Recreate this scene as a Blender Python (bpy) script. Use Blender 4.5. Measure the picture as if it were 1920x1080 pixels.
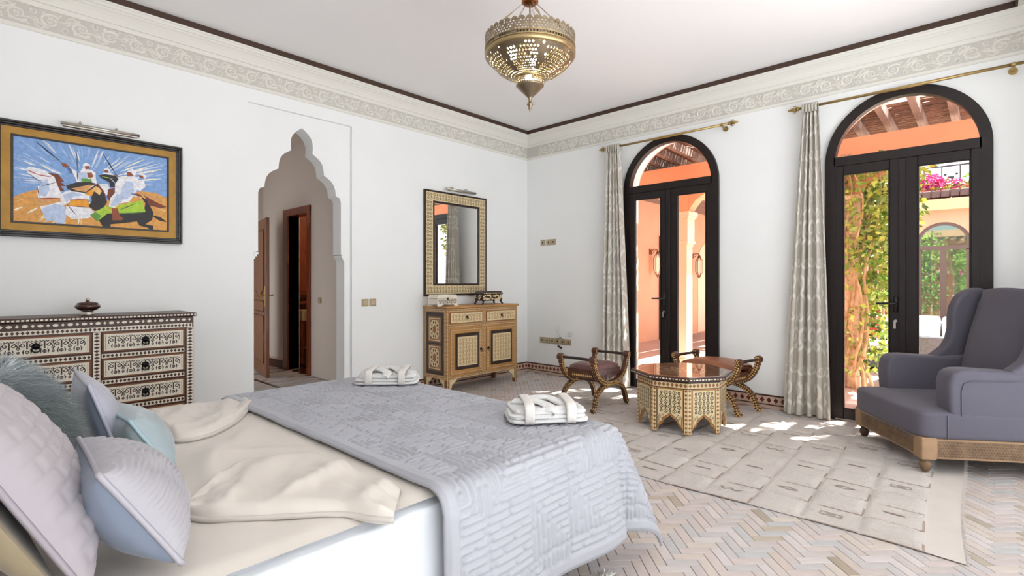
import bpy, bmesh, math, random
from mathutils import Vector, Matrix, noise
random.seed(7)
for o in list(bpy.data.objects): bpy.data.objects.remove(o, do_unlink=True)
SC = bpy.context.scene
COL = SC.collection
PI = math.pi
sin, cos = math.sin, math.cos

# ------------------------------------------------------------------ camera
FPX, CX, HY, EYE = 970.0, 960.0, 531.0, 1.25          # focal length, centre and horizon in pixels; eye height in metres
AZ = math.radians(43.05)
cam_d = bpy.data.cameras.new('camera')
cam = bpy.data.objects.new('camera', cam_d); COL.objects.link(cam)
cam.location = (0, 0, EYE)
cam.rotation_euler = (PI/2, 0, AZ - PI/2)
cam_d.sensor_fit = 'HORIZONTAL'; cam_d.sensor_width = 36.0
cam_d.lens = 36.0*FPX/1920.0
cam_d.shift_y = (HY - 540.0)/1920.0
cam_d.clip_start = 0.02; cam_d.clip_end = 300
SC.camera = cam

# ------------------------------------------------------------------ sky, sun, exposure
world = bpy.data.worlds.new('sky'); SC.world = world; world.use_nodes = True
wn = world.node_tree.nodes; wl = world.node_tree.links
bg = wn['Background']; bg.inputs['Color'].default_value = (0.90, 0.955, 1.0, 1); bg.inputs['Strength'].default_value = 1.35
sun_d = bpy.data.lights.new('sun', 'SUN'); sun_d.energy = 15.0; sun_d.angle = math.radians(0.6); sun_d.color = (1.0, 0.965, 0.91)
sun = bpy.data.objects.new('sun', sun_d); COL.objects.link(sun)
SUN = Vector((0.80, -0.60, 1.62)).normalized()         # towards the sun
sun.rotation_euler = SUN.to_track_quat('Z', 'Y').to_euler()
sun.location = (14, -6, 16)
vs = SC.view_settings
vs.view_transform = 'Standard'; vs.look = 'None'; vs.gamma = 1.0; vs.use_curve_mapping = False
vs.exposure = 0.84

# ------------------------------------------------------------------ pixel to place
FW = (cos(AZ), sin(AZ)); RT = (sin(AZ), -cos(AZ))
def ray(x, y):
    l = (x-CX)/FPX
    return (FW[0]+l*RT[0], FW[1]+l*RT[1], (HY-y)/FPX)
def on_z(x, y, z):
    d = ray(x, y); t = (z-EYE)/d[2]; return Vector((d[0]*t, d[1]*t, z))
def on_x(x, y, X):
    d = ray(x, y); t = X/d[0]; return Vector((X, d[1]*t, EYE+d[2]*t))
def on_y(x, y, Y):
    d = ray(x, y); t = Y/d[1]; return Vector((d[0]*t, Y, EYE+d[2]*t))
def px_of(p):
    dep = p[0]*FW[0]+p[1]*FW[1]; lat = p[0]*RT[0]+p[1]*RT[1]
    if dep < .05: return None
    return (CX+FPX*lat/dep, HY-FPX*(p[2]-EYE)/dep, dep)

# ------------------------------------------------------------------ materials
def lin(c):
    return tuple(((v/255)/12.92 if v/255 <= .04045 else ((v/255+.055)/1.055)**2.4) for v in c)
MATS = {}
def M(name, col, rough=.6, metal=0., var=None, bump=None, spec=.5, sheen=0., emit=0., col2=None, coat=0., stretch=None, trans=0., sss=0.):
    """principled material; var=(scale, amount) mottles the colour, col2 mixes a second one, bump=(scale, strength)"""
    if name in MATS: return MATS[name]
    m = bpy.data.materials.new(name); m.use_nodes = True
    n = m.node_tree.nodes; l = m.node_tree.links; p = n['Principled BSDF']
    c = lin(col)
    p.inputs['Base Color'].default_value = (*c, 1)
    p.inputs['Roughness'].default_value = rough; p.inputs['Metallic'].default_value = metal
    p.inputs['Specular IOR Level'].default_value = spec
    if sheen: p.inputs['Sheen Weight'].default_value = sheen; p.inputs['Sheen Roughness'].default_value = .4
    if coat: p.inputs['Coat Weight'].default_value = coat; p.inputs['Coat Roughness'].default_value = .08
    if trans: p.inputs['Transmission Weight'].default_value = trans
    if emit: p.inputs['Emission Color'].default_value = (*c, 1); p.inputs['Emission Strength'].default_value = emit
    tc = n.new('ShaderNodeTexCoord'); mp = n.new('ShaderNodeMapping'); l.new(tc.outputs['Object'], mp.inputs['Vector'])
    if stretch: mp.inputs['Scale'].default_value = stretch
    if var:
        t = n.new('ShaderNodeTexNoise'); t.inputs['Scale'].default_value = var[0]; t.inputs['Detail'].default_value = 5
        l.new(mp.outputs['Vector'], t.inputs['Vector'])
        r = n.new('ShaderNodeValToRGB'); r.color_ramp.elements[0].position = .3; r.color_ramp.elements[1].position = .7
        d = lin(col2) if col2 else tuple(min(1, v*(1+var[1])) for v in c)
        a = c if col2 else tuple(v*(1-var[1]) for v in c)
        r.color_ramp.elements[0].color = (*a, 1); r.color_ramp.elements[1].color = (*d, 1)
        l.new(t.outputs['Fac'], r.inputs['Fac']); l.new(r.outputs['Color'], p.inputs['Base Color'])
    if bump:
        t = n.new('ShaderNodeTexNoise'); t.inputs['Scale'].default_value = bump[0]; t.inputs['Detail'].default_value = 4
        l.new(mp.outputs['Vector'], t.inputs['Vector'])
        b = n.new('ShaderNodeBump'); b.inputs['Strength'].default_value = bump[1]; b.inputs['Distance'].default_value = .01
        l.new(t.outputs['Fac'], b.inputs['Height']); l.new(b.outputs['Normal'], p.inputs['Normal'])
    MATS[name] = m
    return m
def glass_mat(name, tint=(1, 1, 1), refl=.08):
    m = bpy.data.materials.new(name); m.use_nodes = True
    n = m.node_tree.nodes; l = m.node_tree.links; n.remove(n['Principled BSDF'])
    t = n.new('ShaderNodeBsdfTransparent'); t.inputs['Color'].default_value = (*tint, 1)
    g = n.new('ShaderNodeBsdfGlossy'); g.inputs['Roughness'].default_value = .02
    f = n.new('ShaderNodeFresnel'); f.inputs['IOR'].default_value = 1.3
    x = n.new('ShaderNodeMixShader'); gm = n.new('ShaderNodeNewGeometry'); ml = n.new('ShaderNodeMath'); ml.operation = 'MULTIPLY'; iv = n.new('ShaderNodeMath'); iv.operation = 'SUBTRACT'; iv.inputs[0].default_value = 1.
    l.new(gm.outputs['Backfacing'], iv.inputs[1]); l.new(f.outputs[0], ml.inputs[0]); l.new(iv.outputs[0], ml.inputs[1]); l.new(ml.outputs[0], x.inputs[0]); l.new(t.outputs[0], x.inputs[1]); l.new(g.outputs[0], x.inputs[2])
    l.new(x.outputs[0], n['Material Output'].inputs['Surface'])
    MATS[name] = m
    return m

# ------------------------------------------------------------------ mesh helpers
class MB:
    """collects vertices and faces; build() links them as ONE mesh object"""
    def __init__(s): s.v = []; s.f = []; s.m = []
    def add(s, vs_, fs, mi=0):
        b = len(s.v); s.v += [tuple(v) for v in vs_]
        for f in fs: s.f.append(tuple(b+i for i in f)); s.m.append(mi)
        return s
    def box(s, x0, y0, z0, x1, y1, z1, mi=0):
        return s.add([(x0,y0,z0),(x1,y0,z0),(x1,y1,z0),(x0,y1,z0),(x0,y0,z1),(x1,y0,z1),(x1,y1,z1),(x0,y1,z1)],
                     [(3,2,1,0),(4,5,6,7),(0,1,5,4),(1,2,6,5),(2,3,7,6),(3,0,4,7)], mi)
    def cbox(s, c, d, mi=0):
        return s.box(c[0]-d[0]/2,c[1]-d[1]/2,c[2]-d[2]/2,c[0]+d[0]/2,c[1]+d[1]/2,c[2]+d[2]/2,mi)
    def prism(s, poly, axis, lo, hi, mi=0):
        """polygon in the two other axes (in x,y,z order) pulled along axis"""
        def P(a, b, t): return {'x':(t,a,b),'y':(a,t,b),'z':(a,b,t)}[axis]
        n = len(poly)
        area = sum(poly[i][0]*poly[(i+1)%n][1]-poly[(i+1)%n][0]*poly[i][1] for i in range(n))
        pl = list(poly) if (area > 0) != (axis == 'y') else list(poly)[::-1]
        vs_ = [P(a,b,lo) for a,b in pl]+[P(a,b,hi) for a,b in pl]
        fs = [tuple(range(n-1,-1,-1)), tuple(range(n,2*n))]+[(i,(i+1)%n,n+(i+1)%n,n+i) for i in range(n)]
        return s.add(vs_, fs, mi)
    def lathe(s, prof, n=24, c=(0,0,0), mi=0, cap=True, a0=0., a1=2*PI, axis='z'):
        full = abs(a1-a0-2*PI) < 1e-6
        k = n if full else n+1
        vs_ = []
        for r, z in prof:
            for i in range(k):
                a = a0+(a1-a0)*i/n
                p = (r*cos(a), r*sin(a), z)
                if axis == 'x': p = (z, r*cos(a), r*sin(a))
                if axis == 'y': p = (r*sin(a), z, r*cos(a))
                vs_.append((c[0]+p[0], c[1]+p[1], c[2]+p[2]))
        fs = []
        for j in range(len(prof)-1):
            for i in range(n):
                a = j*k+i; b = j*k+(i+1)%k
                fs.append((a, b, b+k, a+k))
        if cap and full:
            if prof[0][0] > 1e-5: fs.append(tuple(range(k-1,-1,-1)))
            if prof[-1][0] > 1e-5: fs.append(tuple((len(prof)-1)*k+i for i in range(k)))
        return s.add(vs_, fs, mi)
    def tube(s, pts, r, n=8, closed=False, mi=0, flat=None):
        """pipe through pts; r number or list; flat=(axis vector, factor) squashes the section"""
        P = [Vector(p) for p in pts]; m = len(P)
        R = r if isinstance(r, (list, tuple)) else [r]*m
        vs_ = []; up = None
        for i in range(m):
            if closed: t = P[(i+1)%m]-P[i-1]
            else: t = P[min(i+1,m-1)]-P[max(i-1,0)]
            if t.length < 1e-9: t = Vector((0,0,1))
            t.normalize()
            if up is None:
                up = Vector((0,0,1)) if abs(t.z) < .9 else Vector((1,0,0))
            up = (up - t*up.dot(t))
            if up.length < 1e-6: up = t.orthogonal()
            up.normalize(); sd = t.cross(up)
            for k in range(n):
                a = 2*PI*k/n
                q = up*cos(a)*R[i]+sd*sin(a)*R[i]
                if flat: q = q-flat[0]*q.dot(flat[0])*(1-flat[1])
                vs_.append(P[i]+q)
        fs = []
        for i in range(m if closed else m-1):
            j = (i+1)%m
            for k in range(n): fs.append((i*n+k, i*n+(k+1)%n, j*n+(k+1)%n, j*n+k))
        if not closed: fs += [tuple(range(n-1,-1,-1)), tuple((m-1)*n+k for k in range(n))]
        return s.add(vs_, fs, mi)
    def grid(s, fn, nu, nv, mi=0, cu=False, cv=False):
        vs_ = [fn(i/nu, j/nv) for j in range(nv if cv else nv+1) for i in range(nu if cu else nu+1)]
        ku = nu if cu else nu+1; kv = nv if cv else nv+1
        fs = [(j*ku+i, j*ku+(i+1)%ku, ((j+1)%kv)*ku+(i+1)%ku, ((j+1)%kv)*ku+i) for j in range(nv) for i in range(nu)]
        return s.add(vs_, fs, mi)
    def ball(s, c, r, n=12, mi=0, sc=(1,1,1)):
        prof = [(max(1e-4, sin(PI*i/(n//2+2)))*1.0, -cos(PI*i/(n//2+2))) for i in range(n//2+3)]
        b = len(s.v); s.lathe(prof, n, mi=mi, cap=False)
        for i in range(b, len(s.v)):
            v = s.v[i]; s.v[i] = (c[0]+v[0]*r*sc[0], c[1]+v[1]*r*sc[1], c[2]+v[2]*r*sc[2])
        return s
    def xf(s, mat, start=0):
        for i in range(start, len(s.v)): s.v[i] = tuple(mat @ Vector(s.v[i]))
        return s
    def mesh(s, name, mats, smooth=False, bevel=0., seg=1, weld=0.):
        me = bpy.data.meshes.new(name); me.from_pydata(s.v, [], s.f)
        if not isinstance(mats, (list, tuple)): mats = [mats]
        for m in mats: me.materials.append(m)
        if len(mats) > 1: me.polygons.foreach_set('material_index', s.m)
        if bevel or weld:
            bm = bmesh.new(); bm.from_mesh(me)
            if weld: bmesh.ops.remove_doubles(bm, verts=bm.verts, dist=weld)
            if bevel:
                ed = [e for e in bm.edges if len(e.link_faces) == 2 and e.calc_face_angle(0) > .5]
                bmesh.ops.bevel(bm, geom=ed, offset=bevel, segments=seg, profile=.5, affect='EDGES', clamp_overlap=True)
            bm.to_mesh(me); bm.free()
        if smooth: me.polygons.foreach_set('use_smooth', [True]*len(me.polygons))
        me.update()
        return me
    def build(s, name, mats, parent=None, smooth=False, bevel=0., seg=1, loc=None, rot=None, weld=0.):
        return put(name, s.mesh(name, mats, smooth, bevel, seg, weld), parent, loc, rot)
def put(name, me, parent=None, loc=None, rot=None):
    o = bpy.data.objects.new(name, me); COL.objects.link(o)
    if parent: o.parent = parent
    if loc is not None: o.location = loc
    if rot is not None: o.rotation_euler = rot
    return o
def smooth_by_angle(o, ang=.6):
    me = o.data
    me.polygons.foreach_set('use_smooth', [True]*len(me.polygons))
    try: me.set_sharp_from_angle(angle=ang)
    except Exception: pass
    return o
def tag(o, label=None, cat=None, group=None, kind=None):
    if label: o['label'] = label
    if cat: o['category'] = cat
    if group: o['group'] = group
    if kind: o['kind'] = kind
    return o
def thing(name, label, cat, loc=(0,0,0), rotz=0., group=None):
    o = bpy.data.objects.new(name, None); COL.objects.link(o); o.empty_display_size = .1
    o.location = loc; o.rotation_euler = (0,0,rotz)
    return tag(o, label, cat, group)
def struct(o, label=None):
    o['kind'] = 'structure'
    if label: o['label'] = label
    return o
def copy_tree(o, parent=None):
    c = o.copy(); COL.objects.link(c); c.parent = parent
    for ch in list(o.children): copy_tree(ch, c)
    return c
def fbm(x, y, z=0., oct_=3):
    a = 0.; s = 1.; t = 1.
    for _ in range(oct_):
        a += s*noise.noise((x*t, y*t, z*t)); s *= .5; t *= 2.03
    return a
def sstep(a, b, x):
    t = max(0., min(1., (x-a)/(b-a))); return t*t*(3-2*t)

# flat patterns: strokes and polygons in (u, v), laid on any surface by a mapping (u, v) -> point
def spiral(cx, cy, r0, r1, a0, turns, n=14):
    return [(cx+(r0+(r1-r0)*i/n)*cos(a0+turns*2*PI*i/n), cy+(r0+(r1-r0)*i/n)*sin(a0+turns*2*PI*i/n)) for i in range(n+1)]
def ring(cx, cy, r, n=12): return [(cx+r*cos(2*PI*i/n), cy+r*sin(2*PI*i/n)) for i in range(n+1)]
def stroke(mb, pts, w, S, mi=0, taper=False):
    m = len(pts); L = []; Rr = []
    for i in range(m):
        a = pts[max(i-1,0)]; b = pts[min(i+1,m-1)]
        dx, dy = b[0]-a[0], b[1]-a[1]; d = math.hypot(dx, dy) or 1
        ww = w*(1-.75*abs(2*i/(m-1)-1)**2) if taper else w
        L.append(S(pts[i][0]-dy/d*ww/2, pts[i][1]+dx/d*ww/2)); Rr.append(S(pts[i][0]+dy/d*ww/2, pts[i][1]-dx/d*ww/2))
    mb.add(L+Rr, [(m+i, m+i+1, i+1, i) for i in range(m-1)], mi)
def blob(mb, pts, S, mi=0):
    mb.add([S(u, v) for u, v in pts], [tuple(range(len(pts)))], mi)
def diamond(mb, u, v, a, b, S, mi=0): blob(mb, [(u-a,v),(u,v-b),(u+a,v),(u,v+b)], S, mi)
def plane_map(o, U, V):
    o = Vector(o); U = Vector(U); V = Vector(V)
    return lambda u, v: o+U*u+V*v
# ================================================================== materials of the room
plaster = M('plaster', (243,243,241), .85, var=(1.2,.02), bump=(60,.05))
ceil_m = M('ceiling_paint', (250,247,245), .9)
stucco = M('carved_stucco', (232,228,218), .85)
stucco2 = M('stucco_shaded_ground', (206,201,191), .9)  # darker than the scrolls: shade behind the relief put into the colour
strip_dark = M('strip_brown', (70,50,38), .7)
frame_m = M('dark_brown_metal', (30,21,19), .42, metal=.0, spec=.35)
glass_m = glass_mat('pane_glass')
brass = M('brass', (186,150,86), .3, metal=1.)
brass_dull = M('dull_brass', (176,150,100), .42, metal=1.)
steel = M('brushed_steel', (190,185,176), .3, metal=1.)
XW, YW = 5.55, 4.89                      # right wall, left wall
H_CEIL = 3.385; LIP = 3.335

# ------------------------------------------------------------------ walls
def arch_pts(yc, r, zs, n=28):           # left foot to right foot over the top
    return [(yc+r*cos(a), zs+r*sin(a)) for a in [PI*i/n for i in range(n+1)]][::-1]
W1 = (2.152, 3.298); W2 = (0.010, 1.157); ZS = 2.365
mb = MB()
WT = 0.30
ends = [(-2.1, W2[0]), (W2[1], W1[0]), (W1[1], YW+.3)]
for a, b in ends: mb.box(XW, a, 0, XW+WT, b, 3.75)
for (a, b) in (W1, W2):
    ap = arch_pts((a+b)/2, (b-a)/2, ZS)
    mb.prism(ap+[(b, 3.75), (a, 3.75)], 'x', XW, XW+WT)
struct(mb.build('wall_right', plaster))
mb = MB(); mb.box(-.60, -.9, 0, -.45, YW, 3.4); struct(mb.build('wall_back', plaster))
mb = MB(); mb.box(4.75, -.60, 0, XW, -.45, 3.33); struct(mb.build('wall_near', plaster))  # unseen stub of the near wall, length set to dim the right wall
# exterior face of that wall, orange render
orange = M('orange_render', (240,184,152), .9, var=(2.5,.05), bump=(30,.1))
cream_reveal = M('cream_reveal', (240,214,178), .9, var=(3,.03))
mb = MB()
for a, b in ends: mb.box(XW+WT, a, -.05, XW+WT+.02, b, 3.75)
for (a, b) in (W1, W2): mb.prism(arch_pts((a+b)/2, (b-a)/2, ZS)+[(b,3.75),(a,3.75)], 'x', XW+WT, XW+WT+.02)
struct(mb.build('wall_right_outer_render', orange))

# left wall with the lobed arch
AC = 2.282; RC = .036; RX0, RX1, RT_ = 1.772, 2.796, 2.88      # arch centre; shallow recess around it
half = [(.447,0),(.447,1.53),(.41,1.545),(.41,2.085),(.392,2.125),(.354,2.139)]
def lobe(p, q, bulge, n=7):
    # circular-looking lobe from p to q bulging outwards and up
    out = []
    for i in range(1, n+1):
        t = i/n; x = p[0]+(q[0]-p[0])*t; z = p[1]+(q[1]-p[1])*t
        k = sin(PI*t)*bulge
        d = Vector((q[0]-p[0], q[1]-p[1])).normalized()
        out.append((x+d[1]*k, z-d[0]*k))
    return out
half += lobe((.354,2.139), (.226,2.328), .040)
half += lobe((.226,2.328), (.106,2.523), .040)
half += lobe((.106,2.523), (0,2.757), .048, 10)
arch_out = [(AC-h, z) for h, z in half]+[(AC+h, z) for h, z in half[::-1][1:]]
TW = .19
mb = MB()
XL = -1.6
mb.box(XL, YW, 0, RX0, YW+RC, 3.75); mb.box(RX1, YW, 0, XW+.3, YW+RC, 3.75); mb.box(RX0, YW, RT_, RX1, YW+RC, 3.75)
mb.box(XL, YW+RC, 0, AC-.447, YW+TW+.01, 3.75)
mb.box(AC+.447, YW+RC, 0, XW+.3, YW+TW+.01, 3.75)
mb.prism(arch_out[1:-1]+[(AC+.447, 3.75), (AC-.447, 3.75)], 'y', YW+RC, YW+TW+.01)
wall_left = struct(mb.build('wall_left', plaster))
# impost mouldings of the arch
mb = MB()
for s in (-1, 1):
    for k, (dx, z0, z1) in enumerate([(.012,1.475,1.495),(.024,1.495,1.515),(.036,1.515,1.535)]):
        a = AC+s*(.447-.0); mb.box(min(a, a-s*dx), YW+RC-.002-.004*k, z0, max(a, a-s*dx), YW+TW, z1)
struct(mb.build('trim_1', plaster), 'stepped plaster imposts of the lobed arch')

# ------------------------------------------------------------------ ceiling, dark strip, cornice
YN = -.11; XN = -.25                       # near edges of the raised ceiling field
mb = MB(); mb.box(XN-.2, -2.1, H_CEIL, XW+.3, YW+.3, H_CEIL+.3)  # unseen overhang past the near edge added to keep the sun out
struct(mb.build('ceiling', ceil_m))
mb = MB()  # dark brown faces between the cornice edge and the ceiling
mb.box(XW-.10, YN, LIP, XW-.085, YW-.10, H_CEIL); mb.box(XN, YW-.10, LIP, XW-.10, YW-.085, H_CEIL)
mb.box(XN, YN-.015, LIP, XW-.085, YN, H_CEIL)
struct(mb.build('trim_3', strip_dark), 'dark brown strip around the raised ceiling')
prof = [(0,3.000),(.008,3.003),(.012,3.012),(.012,3.028),(.006,3.030),(.006,3.172),(.016,3.174),(.02,3.186),(.02,3.205),(.030,3.208),(.034,3.225),
        (.045,3.252),(.062,3.275),(.075,3.285),(.075,3.296),(.085,3.300),(.093,3.318),(.100,3.322),(.100,LIP),(0,LIP)]
def cornice(name, pts_fn, lab):
    mb = MB(); P = [pts_fn(p, z) for p, z in prof]; n = len(prof)
    vs_ = [a for a, b in P]+[b for a, b in P]
    mb.add(vs_, [(i, i+1, n+i+1, n+i) for i in range(n-1)])
    o = mb.build(name, stucco); struct(o, lab); return o
cor_r = cornice('trim_4', lambda p, z: ((XW-p, -1.6, z), (XW-p, YW-p, z)), 'white plaster cornice with a carved frieze above the arched doors')
cor_l = cornice('trim_5', lambda p, z: ((XW-p, YW-p, z), (XL, YW-p, z)), 'white plaster cornice with a carved frieze above the painting wall')
mb = MB(); mb.box(-.45, -2.1, LIP, XW-.1, YN-.015, LIP+.04); mb.box(-.45, YN-.015, LIP, XN, YW-.1, LIP+.04)
struct(mb.build('trim_6', stucco), 'flat plaster soffit at the near edge of the ceiling')
# carved scrolls of the frieze: raised strokes, mirrored every other period
def frieze(name, S, length, parent):
    mb = MB(); per = .17; hgt = .142; z0 = 3.030
    def raised(pts, w):
        m = len(pts); A = []
        for i in range(m):
            a = pts[max(i-1,0)]; b = pts[min(i+1,m-1)]; dx, dy = b[0]-a[0], b[1]-a[1]; d = math.hypot(dx,dy) or 1
            ww = w*(1-.55*(i/(m-1))); nx, ny = -dy/d*ww/2, dx/d*ww/2
            u, v = pts[i]
            A += [S(u+nx*1.3, v+ny*1.3, 0), S(u+nx*.4, v+ny*.4, .006), S(u-nx*.4, v-ny*.4, .006), S(u-nx*1.3, v-ny*1.3, 0)]
        fs = []
        for i in range(m-1):
            for k in range(3): fs.append((4*i+k, 4*i+k+1, 4*i+k+5, 4*i+k+4))
        mb.add(A, fs)
    n = int(length/per)
    for i in range(n):
        up = i % 2; u0 = i*per
        def T(pts): return [(u0+a*per, z0+hgt*((1-b) if up else b)) for a, b in pts]
        raised(T([(-.5+.1*k*1.3, .12+.30*sin(k*.32)) for k in range(9)]), .014)
        raised(T(spiral(.45,.50,.36,.04,-PI*.8,1.6,18)), .015)
        raised(T(spiral(.95,.20,.16,.03,PI*.5,-1.1,9)), .012)
        raised(T(spiral(.02,.80,.16,.03,-PI*.5,-1.2,9)), .012)
        raised(T([(.62,.86),(.74,.95),(.88,.86),(.98,.62)]), .014)
        raised(T([(.80,.62),(.92,.48),(1.06,.50)]), .012)
        raised(T([(.08,.08),(.20,.16),(.34,.08)]), .011)
        raised(T([(.62,.10),(.70,.22),(.66,.34)]), .011)
        raised(T([(.88,.78),(.80,.70),(.70,.74)]), .010)
        raised(T(spiral(.45,.50,.10,.02,0,1.0,6)), .012)
    return tag(mb.build(name, stucco, parent), kind='stuff')
frieze('frieze_scrolls', lambda u, v, h: (XW-.0065-h, -1.3+u, v), YW+1.2, cor_r)
frieze('frieze_scrolls', lambda u, v, h: (XW-.1-u, YW-.0065-h, v), XW+1.4, cor_l)
mbk = MB(); mbk.box(XW-.0068, -1.6, 3.030, XW-.005, YW-.006, 3.172); mbk.build('frieze_ground', stucco2, cor_r)
mbk = MB(); mbk.box(XL, YW-.0068, 3.030, XW-.006, YW-.005, 3.172); mbk.build('frieze_ground', stucco2, cor_l)

# ------------------------------------------------------------------ tiled baseboards: cream strip, dark bands, red diamonds as single tiles
bb_cream = M('baseboard_cream', (206,178,158), .45, var=(20,.06))
bb_dark = M('baseboard_band', (74,34,26), .4)
bb_red = M('red_diamond_glaze', (112,38,30), .3, var=(8,.15)); bb_red2 = M('brown_diamond_glaze', (88,40,28), .3, var=(8,.15))
dmesh = []
for mm in (bb_red, bb_red2):
    d = MB(); a, b = .023, .029
    d.add([(-a,0,0),(0,0,-b),(a,0,0),(0,0,b),(-a*.86,-.003,0),(0,-.003,-b*.86),(a*.86,-.003,0),(0,-.003,b*.86)],
          [(4,5,6,7),(0,1,5,4),(1,2,6,5),(2,3,7,6),(3,0,4,7)])
    dmesh.append(d.mesh('diamond_tile', mm))
def baseboard(name, p0, p1, h=.132, lab=None):
    p0 = Vector(p0); p1 = Vector(p1); L = (p1-p0).length; ang = math.atan2(p1.y-p0.y, p1.x-p0.x)
    mb = MB(); mb.box(0,-.012,0,L,0,h-.002)
    o = mb.build(name, bb_cream, None, loc=p0, rot=(0,0,ang)); struct(o, lab)
    mb = MB(); mb.box(0,-.0155,h-.014,L,0,h); mb.build('dark_band', bb_dark, o)
    mb = MB(); mb.box(0,-.0145,.030,L,-.010,.041); mb.build('dark_band', bb_dark, o)
    n = int(L/.064)
    for i in range(n):
        put('diamond_tile', dmesh[0 if random.random()<.75 else 1], o, loc=((i+.5)*L/n, -.012, .0795))
    return o
baseboard('baseboard_corner', (RX1+.002, YW-.001, 0), (XW-.001, YW-.001, 0), lab='red diamond tiled skirting behind the inlaid cabinet')
baseboard('baseboard_right', (XW-.001, YW-.014, 0), (XW-.001, W1[1]+.01, 0), lab='red diamond tiled skirting between corner and narrow curtain')
baseboard('baseboard_middle', (XW-.001, W1[0]-.01, 0), (XW-.001, W2[1]+.01, 0), lab='red diamond tiled skirting between the two arched doors')
baseboard('baseboard_left', (XL, YW-.001, 0), (RX0-.002, YW-.001, 0), lab='red diamond tiled skirting behind the chest of drawers')

# ------------------------------------------------------------------ floor: herringbone of narrow clay bricks, laid at 45 degrees
grout = M('floor_mortar', (150,136,126), .95)
mb = MB(); mb.box(-.45,-.45,-.08, XW, YW, -.004); mb.box(1.0, YW, -.08, 3.3, 8.6, -.004)
floor = struct(mb.build('floor', grout))
brick_cols = [(204,190,185),(198,186,182),(194,188,187),(206,193,184),(188,174,158),(200,185,175),(180,167,151),(190,188,188),(208,198,195),(170,155,138)]
brick_w = [7,8,6,4,1.1,2.6,.7,2.6,4,.4]
bmats = [M('clay_brick_%d' % i, c, .42, var=(9,.07), bump=(40,.12), spec=.45) for i, c in enumerate(brick_cols)]
BW = .05; NB = 3; GAP = .0022
def brick_shape(mb, cx, cy, ux, uy, L, W, mi, dz=0., z0=-.004):
    a = L/2-GAP/2; b = W/2-GAP/2; c = .0018
    def P(s, t, z): return (cx+ux*s-uy*t, cy+uy*s+ux*t, z)
    mb.add([P(-a,-b,z0),P(a,-b,z0),P(a,b,z0),P(-a,b,z0),P(-a+c,-b+c,dz),P(a-c,-b+c,dz),P(a-c,b-c,dz),P(-a+c,b-c,dz)],
           [(4,5,6,7),(0,1,5,4),(1,2,6,5),(2,3,7,6),(3,0,4,7)], mi)
q = math.sqrt(.5); E1 = (q,-q); E2 = (q,q)
RUG = [(3.04,.085),(3.03,3.72),(5.28,3.74),(5.22,.20)]
def in_room(x, y):
    if x < 1.0 and y > 4.9: return False
    return (-.42 < x < XW-.03 and -.42 < y < YW-.03) or (1.05 < x < 3.22 and YW-.03 <= y < 8.1)
cand = []
rnd = random.Random(3)
for m_ in range(-40, 60):
    for k in range(-140, 240):
        for orient in (0, 1):
            i0 = k+2*NB*m_; j0 = k+orient
            a = (i0+NB/2) if orient == 0 else i0+.5
            b = (j0+.5) if orient == 0 else j0+NB/2
            x = (a*E1[0]+b*E2[0])*BW; y = (a*E1[1]+b*E2[1])*BW
            x += 0.02
            if not in_room(x, y): continue
            mi = rnd.choices(range(10), brick_w)[0]
            score = 0.
            p = px_of((x, y, 0))
            if p and -20 < p[0] < 1940 and p[1] < 1095:
                hid = (RUG[0][0]-.02 < x < 5.26 and .12 < y < 3.7) or (-.3 < x < 2.02 and 1.2 < y < 3.1)
                if not hid: score = 1/p[2]
            cand.append((score, x, y, orient, mi, rnd.uniform(-.0006,.0006)))
cand.sort(key=lambda c: -c[0])
bmeshes = []
for i in range(10):
    t = MB(); brick_shape(t, 0, 0, 1, 0, BW*NB, BW, 0); bmeshes.append(t.mesh('floor_brick', bmats[i]))
rest = MB()
for n_, (sc_, x, y, orient, mi, dz) in enumerate(cand):
    e = E1 if orient == 0 else E2
    if n_ < 300 and sc_ > 0:
        put('floor_brick', bmeshes[mi], floor, loc=(x, y, dz), rot=(0,0,math.atan2(e[1], e[0])))
    else:
        brick_shape(rest, x, y, e[0], e[1], BW*NB, BW, mi, dz)
tag(rest.build('herringbone_bricks', bmats, floor), kind='stuff')
# ------------------------------------------------------------------ the two arched glazed doors (frame, fanlight, two leaves)
def leaf(parent, y0, y1, gl0, gl1, name='door_leaf'):
    zb, zt = .012, 2.325; x0, x1 = XW-.028, XW+.030
    mb = MB()
    mb.box(x0,y0,zb,x1,gl0,zt); mb.box(x0,gl1,zb,x1,y1,zt)
    mb.box(x0,gl0,zb,x1,gl1,.105); mb.box(x0,gl0,2.242,x1,gl1,zt)
    o = mb.build(name, frame_m, parent, bevel=.004)
    mb = MB(); mb.box(XW+.0,gl0-.005,.10,XW+.006,gl1+.005,2.247); mb.build('glass_pane', glass_m, o)
    mb = MB(); e = .010                               # glazing bead
    for (a,b,c,d) in ((gl0-.001,.104,gl0+e,2.243),(gl1-e,.104,gl1+.001,2.243)): mb.box(x0-.004,a,b,x0+.012,c,d)
    mb.box(x0-.004,gl0,.104,x0+.012,gl1,.104+e); mb.box(x0-.004,gl0,2.243-e,x0+.012,gl1,2.243)
    mb.build('glazing_bead', frame_m, o)
    return o
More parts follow.
